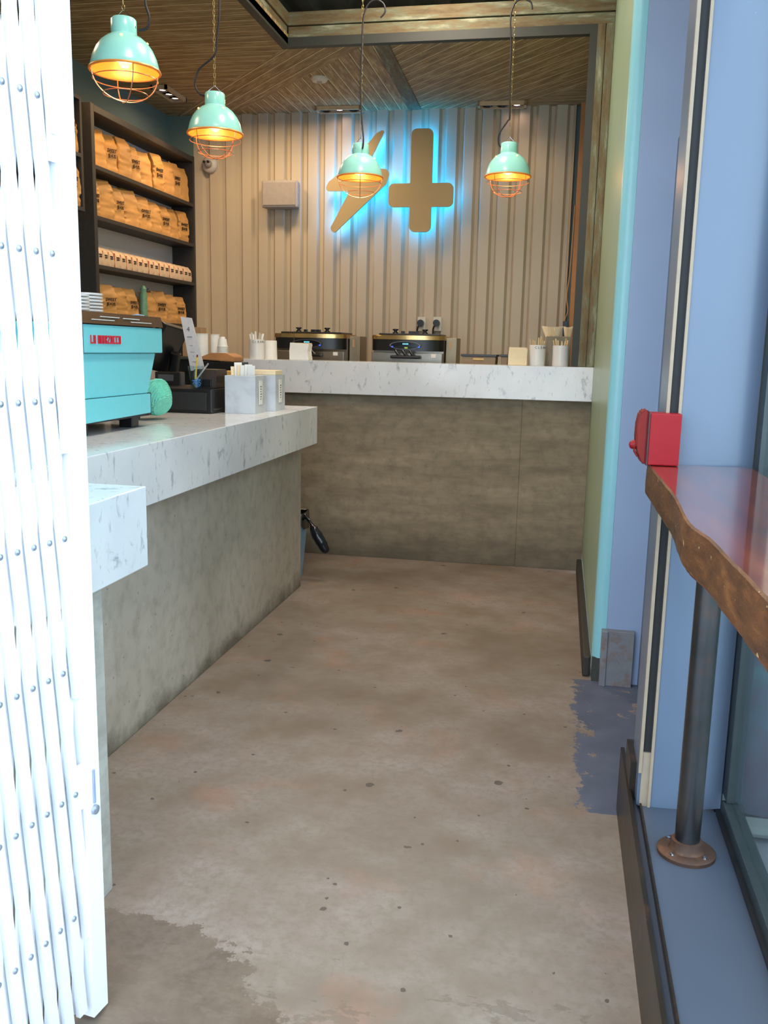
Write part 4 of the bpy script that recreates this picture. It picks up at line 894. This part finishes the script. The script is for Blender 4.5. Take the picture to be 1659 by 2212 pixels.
# brewers
def brewer(x0, x1, lab, roty=0):
    y0 = 6.50; zt = 1.548; t = thing('coffee_brewer', lab, 'coffee brewer', ((x0 + x1) / 2, y0, .94), 0, 'twin coffee brewers')
    cx = (x0 + x1) / 2; w = (x1 - x0) / 2
    def arc(d, ww=1.0, n=12): return [(cx + w * ww * math.cos(PI + PI * k / n), y0 + .10 - d * math.sin(PI * k / n) ** .8 if 0 < k < n else y0 + .10) for k in range(n + 1)]
    hood = arc(.10) + [(cx + w, y0 + .42), (cx - w, y0 + .42)]
    MB().prism(hood, 2, zt - .030, zt, bev=.002).build('steel_band', simple('warm_steel', (206, 170, 112), .25, .85), t, smooth=True)
    hood2 = arc(.095, .985) + [(cx + w * .985, y0 + .12), (cx - w * .985, y0 + .12)]
    MB().prism(hood2, 2, zt - .110, zt - .030).build('black_hood', BLKP, t, smooth=True)
    MB().box(x0 + .01, x1 - .01, y0 + .11, y0 + .42, .94, zt - .028).box(x0 + .01, x1 - .01, y0 + .04, y0 + .12, .94, zt - .125, .003).build('steel_body', STEEL, t)
    MB().box(x0 + .06, x1 - .03, y0 + .05, y0 + .40, zt, zt + .014, .005).build('top_cover', BLKP, t)
    for dx in (-.11, .11):
        MB().lathe([(.024, 0), (.02, .010), (.012, .014), (.012, .022), (.022, .026), (.022, .034), (0, .036)], 18, c=(cx + dx + .01, y0 + .12, zt + .012)).build('lid_knob', BLKP, t, smooth=True)
    for dx, ww in ((-.04, .011), (.022, .018), (.06, .014)): MB().box(cx + dx - ww, cx + dx + ww, y0 + .08, y0 + .12, zt + .012, zt + .032, .003).build('top_button', BLKP, t)
    # oval display on the curved hood front
    MB().lathe([(1, 0), (.96, .008), (0, .008)], 32, M=Matrix.Translation((cx - .005, y0 + .002, zt - .072)) @ Matrix.Diagonal((.118, 1, .031, 1)) @ Matrix.Rotation(R_(90), 4, 'X')).build('oval_bezel', simple('bezel_grey', (110, 106, 104), .25, .6), t, smooth=True)
    MB().lathe([(1, .0085), (0, .010)], 32, M=Matrix.Translation((cx - .005, y0 + .002, zt - .072)) @ Matrix.Diagonal((.105, 1, .026, 1)) @ Matrix.Rotation(R_(90), 4, 'X')).build('display_panel', simple('display_black', (18, 18, 26), .15), t, smooth=True)
    b = MB(); fy = y0 - .010
    for k in range(4): b.box(cx - .022 + k * .011, cx - .014 + k * .011, fy - .001, fy, zt - .066, zt - .056)
    b.build('display_digits', emissive('cyan_digits', (120, 220, 240), 1.2), t)
    MB().box(cx - .008, cx + .015, fy - .001, fy, zt - .093, zt - .084).build('display_status', emissive('lime_digits', (170, 210, 40), .9), t)
    for s in (-1, 1): MB().box(cx + s * .098 - .006, cx + s * .098 + .006, fy - .002, fy + .004, zt - .086, zt - .078).build('blue_light', emissive('blue_led', (50, 90, 255), 2.0), t)
    for k in range(3): MB().tube([(cx - .075 + k * .052, y0 + .0, zt - .108), (cx - .055 + k * .052, y0 - .012, zt - .135), (cx - .04 + k * .052, y0 - .014, zt - .150)], .010, 8).build('tap_handle', BLKP, t, smooth=True)
    MB().box(cx - .11, cx + .11, y0 - .025, y0 + .03, zt - .165, zt - .143, .008).build('tap_bar', BLKP, t)
    MB().box(x1 - .09, x1 - .055, y0 + .037, y0 + .041, zt - .155, zt - .13).build('paper_label', PAPER, t)
    # side boiler panel
    MB().box(x1 - .005, x1 + .075, y0 + .20, y0 + .45, .94, zt - .01, .003).build('side_panel', simple('side_steel', (150, 134, 108), .4, .5), t)
    MB().box(x1 + .02, x1 + .035, y0 + .196, y0 + .2, zt - .09, zt - .035).build('side_label', simple('side_label_tan', (196, 158, 120), .6), t)
brewer(-2.13, -1.575, 'left twin coffee brewer with black curved front behind back counter')
brewer(-1.385, -.845, 'right twin coffee brewer with lit oval display below the wall sockets')

# ================================================================== BIN
t = thing('waste_bin', 'pale blue plastic waste bin behind the end of the service counter', 'bin', (-1.66, 5.40, 0))
b = MB(); M = Matrix.Identity(4)
b.prism(rounded([(-.095, -.07), (.095, -.07), (.095, .07), (-.095, .07)], .03), 2, 0, .001)
b2 = MB(); r0 = rounded([(-.085, -.07), (.085, -.07), (.085, .07), (-.085, .07)], .03); r1 = rounded([(-.115, -.095), (.115, -.095), (.115, .095), (-.115, .095)], .035)
n = len(r0); b2.add([(p[0], p[1], 0) for p in r0] + [(p[0], p[1], .39) for p in r1], [(k, (k + 1) % n, n + (k + 1) % n, n + k) for k in range(n)] + [tuple(range(n - 1, -1, -1))]); b.b.free()
b2.build('bin_body', BINB, t, world=False, smooth=True)
b = MB(); r2 = rounded([(-.122, -.102), (.122, -.102), (.122, .102), (-.122, .102)], .038); vs = []
for z, s in ((.33, 1.0), (.40, 1.0), (.425, .98), (.42, .90), (.30, .85)): vs += [(p[0] * s + .003 * math.sin(k * 2.3), p[1] * s + .003 * math.cos(k * 1.7), z + (.02 * math.sin(k * .9) if z == .33 else 0)) for k, p in enumerate(r2)]
n = len(r2); b.add(vs, [(i * n + k, i * n + (k + 1) % n, (i + 1) * n + (k + 1) % n, (i + 1) * n + k) for i in range(4) for k in range(n)]); b.build('bin_liner', BAGB, t, world=False, smooth=True)
b = MB(); q0 = [(.11, -.02, .41), (.145, -.04, .385), (.165, -.05, .365), (.185, -.055, .33), (.21, -.06, .29), (.24, -.065, .245), (.265, -.07, .205), (.275, -.07, .18)]
b.tube(spline(q0, 4), [0.016, .016, .015, .013, .011, .010, .010, .009, .009, .010, .014, .02, .026, .029, .031, .033, .034, .035, .035, .034, .034, .032, .031, .029, .027, .024, .02, .014, .006], 14)
for v in b.b.verts: v.co += Vector((noise.noise(v.co * 60) * .006, noise.noise(v.co * 50 + Vector((3, 3, 3))) * .006, 0))
b.build('knotted_tail', BAGB, t, world=False, smooth=True)

# ================================================================== RED ALARM HORN
p0, p1 = at(1406, 893, 1, 2.39), at(1466, 1001, 1, 2.39); p1.z = 1.169
t = thing('fire_alarm_horn', 'red fire alarm horn on a square box above the wooden bar', 'fire alarm', (p0.x, 2.4, p1.z))
MB().box(p0.x, p1.x, 2.39, 2.47, p1.z, p0.z, .003).build('back_box', RED, t)
MB().box(p0.x - .004, p0.x, 2.387, 2.473, p1.z - .001, p0.z + .003, .001).build('gasket', simple('dark_gasket', (60, 22, 24), .5), t)
b = MB(); q = [(p0.x - .004, p1.z - .0), (p0.x - .004, p0.z + .005)]; xs_ = p0.x - .004; H_ = p0.z - p1.z
q += [(xs_ - .010, p0.z + .010), (xs_ - .022, p0.z + .000), (xs_ - .027, p0.z - .03), (xs_ - .028, p0.z - .07), (xs_ - .022, p1.z + .035), (xs_ - .012, p1.z + .004)]
b.prism([(a, c) for a, c in q], 1, 2.392, 2.468, bev=.004); b.build('horn_cover', DRED, t, smooth=True)
MB().lathe([(.012, 0), (.012, .012), (.008, .018), (0, .02)], 14, M=Matrix.Translation((xs_ - .022, 2.43, p0.z - .085)) @ Matrix.Rotation(R_(-90), 4, 'Y')).build('strobe', RED, t, smooth=True)
MB().tube([(xs_ - .026, 2.40, p1.z + .05), (xs_ - .032, 2.40, p1.z + .045), (xs_ - .03, 2.40, p1.z + .035), (xs_ - .02, 2.40, p1.z + .02)], .003, 6).build('cover_tab', DRED, t)

# ================================================================== WOODEN BAR
zt = 1.168
t = thing('window_bar', 'live-edge varnished wooden bar on a pipe leg along the window', 'bar table', (.38, 1.6, .2))
edge = [(.2555, .55), (.252, .75), (.262, .92)]
tp = [(1659, 1297), (1611, 1245), (1567, 1201), (1532, 1164), (1495, 1138), (1480, 1120), (1466, 1091.5), (1451.5, 1065.5), (1422.5, 1031), (1399, 1002)]
edge += [tuple(at(u, v, 2, zt)[:2]) for u, v in tp]
edge[-1] = (edge[-1][0], 2.438)
fine = []
for p_ in spline([(a, c, 0) for a, c in edge], 5): fine.append((p_.x + noise.noise(Vector((p_.y * 40, 0, 0))) * .0018, p_.y))
b = MB(); n = len(fine); vs = []
for (x, y) in fine:
    k = noise.noise(Vector((y * 9, 3, 0))) * .004; k2 = noise.noise(Vector((y * 16, 9, 0))) * .003
    vs += [(x + .004, y, zt), (x, y, zt - .003), (x - .001 + k, y, zt - .022), (x - .002 + k2, y, zt - .045), (x - .001 + k, y, zt - .076), (x + .006, y, zt - .084)]
m_ = 6; fs = [(i * m_ + j, (i + 1) * m_ + j, (i + 1) * m_ + j + 1, i * m_ + j + 1) for i in range(n - 1) for j in range(m_ - 1)]
b.add(vs, fs); 
e0 = b.b
b.build('live_edge', BARK, t, smooth=True)
poly = [(x + .004, y) for x, y in fine] + [(.492, 2.438), (.492, .55)]
b = MB(); b.prism(poly, 2, zt - .084, zt); b.build('bar_top', BARW, t)
pc = (.378, 2.215)
MB().lathe([(.031, .222), (.031, 1.084)], 28, c=(pc[0], pc[1], 0)).build('leg', PIPE, t, smooth=True)
fl = MB().lathe([(.072, .2), (.072, .209), (.066, .213), (.045, .214), (.040, .222), (.038, .238), (.031, .240)], 32, c=(pc[0], pc[1], 0)).build('flange', FLANGE, t, smooth=True)
for k in range(4):
    a = R_(45 + 90 * k); MB().lathe([(.006, .213), (.005, .217), (0, .218)], 10, c=(pc[0] + .056 * math.cos(a), pc[1] + .056 * math.sin(a), 0)).build('screw', CHROME, fl)

# ================================================================== FOLDING GATE
G0 = Vector((-.924, 1.586, 0)); gd = Vector((.15, 1, 0)).normalized(); gn = Vector((gd.y, -gd.x, 0))
t = thing('folding_gate', 'white folding scissor security gate folded back at left of entrance', 'gate', tuple(G0))
def GP(s, z, o=0): return G0 + gd * s + gn * o + Vector((0, 0, z))
GM = Matrix((gd, -gn, Vector((0, 0, 1)))).transposed().to_4x4(); GM.translation = G0
def gbox(b, s0, s1, o0, o1, z0, z1, bev=0): return b.box(s0, s1, -o1, -o0, z0, z1, bev, M=GM)
b = MB(); gbox(b, -.012, .036, .002, .008, .01, 2.6, 0); gbox(b, -.012, -.007, -.03, .002, .01, 2.6); gbox(b, .031, .036, -.03, .002, .01, 2.6); b.build('end_post', WHITEP, t)
SL = .021 / .266; z_lo, z_hi = .04, 2.58; s_min = -.62; s_max = -.012; pitch = .0424
def gbar(b, s_at0, slope, o, w=.0125, flange=.009):
    # channel whose centre runs s = s_at0 + slope*z
    za, zb_ = z_lo, z_hi
    def sz(z): return s_at0 + slope * z
    lo, hi = za, zb_
    if slope != 0:
        zs = sorted(((s_min - s_at0) / slope, (s_max - s_at0) / slope)); lo, hi = max(lo, zs[0]), min(hi, zs[1])
    if hi - lo < .05: return False
    for (q0, q1, oo0, oo1) in ((-w, w, o, o + .0015), (-w, -w + .0015, o - flange, o), (w - .0015, w, o - flange, o)):
        vs = []
        for z in (lo, hi):
            c = sz(z)
            for (s_, ov) in ((q0, oo0), (q1, oo0), (q1, oo1), (q0, oo1)): vs.append(GP(c + s_, z, ov))
        b.add(vs, [(0, 1, 2, 3), (7, 6, 5, 4), (0, 4, 5, 1), (1, 5, 6, 2), (2, 6, 7, 3), (3, 7, 4, 0)])
    return True
zr0 = .278; sr0 = (1.531 - 1.585) - .006
for k in range(-6, 15):
    # front family leans back at the top
    b = MB(); c = sr0 - k * pitch + SL * zr0
    if gbar(b, c, -SL, .004): b.build('front_bar', WHITEP, t)
    else: b.b.free()
for k in range(-6, 15):
    b = MB(); c = sr0 - k * pitch - SL * zr0
    if gbar(b, c, SL, -.012): b.build('rear_bar', WHITEP, t)
    else: b.b.free()
cnt = 0; RIV = simple('rivet_steel', (170, 176, 190), .3, .6); rv0 = None
for j in range(9):
    z = zr0 + j * .266
    for k in range(-1, 11):
        s = sr0 - (j % 2) * pitch / 2 - k * pitch
        if s < s_min or s > -.026 or cnt >= 96: continue
        cnt += 1
        if rv0 is None:
            rv0 = MB().lathe([(.0062, 0), (.0055, .003), (.003, .0045), (0, .005)], 12, M=Matrix(((0, 0, 1, 0), (1, 0, 0, 0), (0, 1, 0, 0), (0, 0, 0, 1)))).build('rivet', RIV, t, world=False, smooth=True)
            rv = rv0
        else: rv = rv0.copy(); C.objects.link(rv); rv.parent = t
        p_ = GP(s, z, .0056) - G0; rv.location = p_; rv.rotation_euler = (0, 0, math.atan2(gn.y, gn.x))
for z in (.50, 1.24, 1.77):
    b = MB(); gbox(b, -.034, -.004, .0005, .003, z, z + .10); b.build('hinge_tab', WHITEP, t)
b = MB(); gbox(b, .012, .018, .008, .012, .50, .575, .001); b.build('lock_slot', simple('slot_grey', (150, 160, 196), .4), t)
b = MB(); b.lathe([(.011, 0), (.010, .006), (.004, .009), (0, .009)], 16, M=Matrix.Translation(GP(.016, .485, .008)) @ Matrix.Rotation(math.atan2(gn.y, gn.x), 4, 'Z') @ Matrix(((0, 0, 1, 0), (1, 0, 0, 0), (0, 1, 0, 0), (0, 0, 0, 1)))); b.build('lock_bolt', RIV, t, smooth=True)
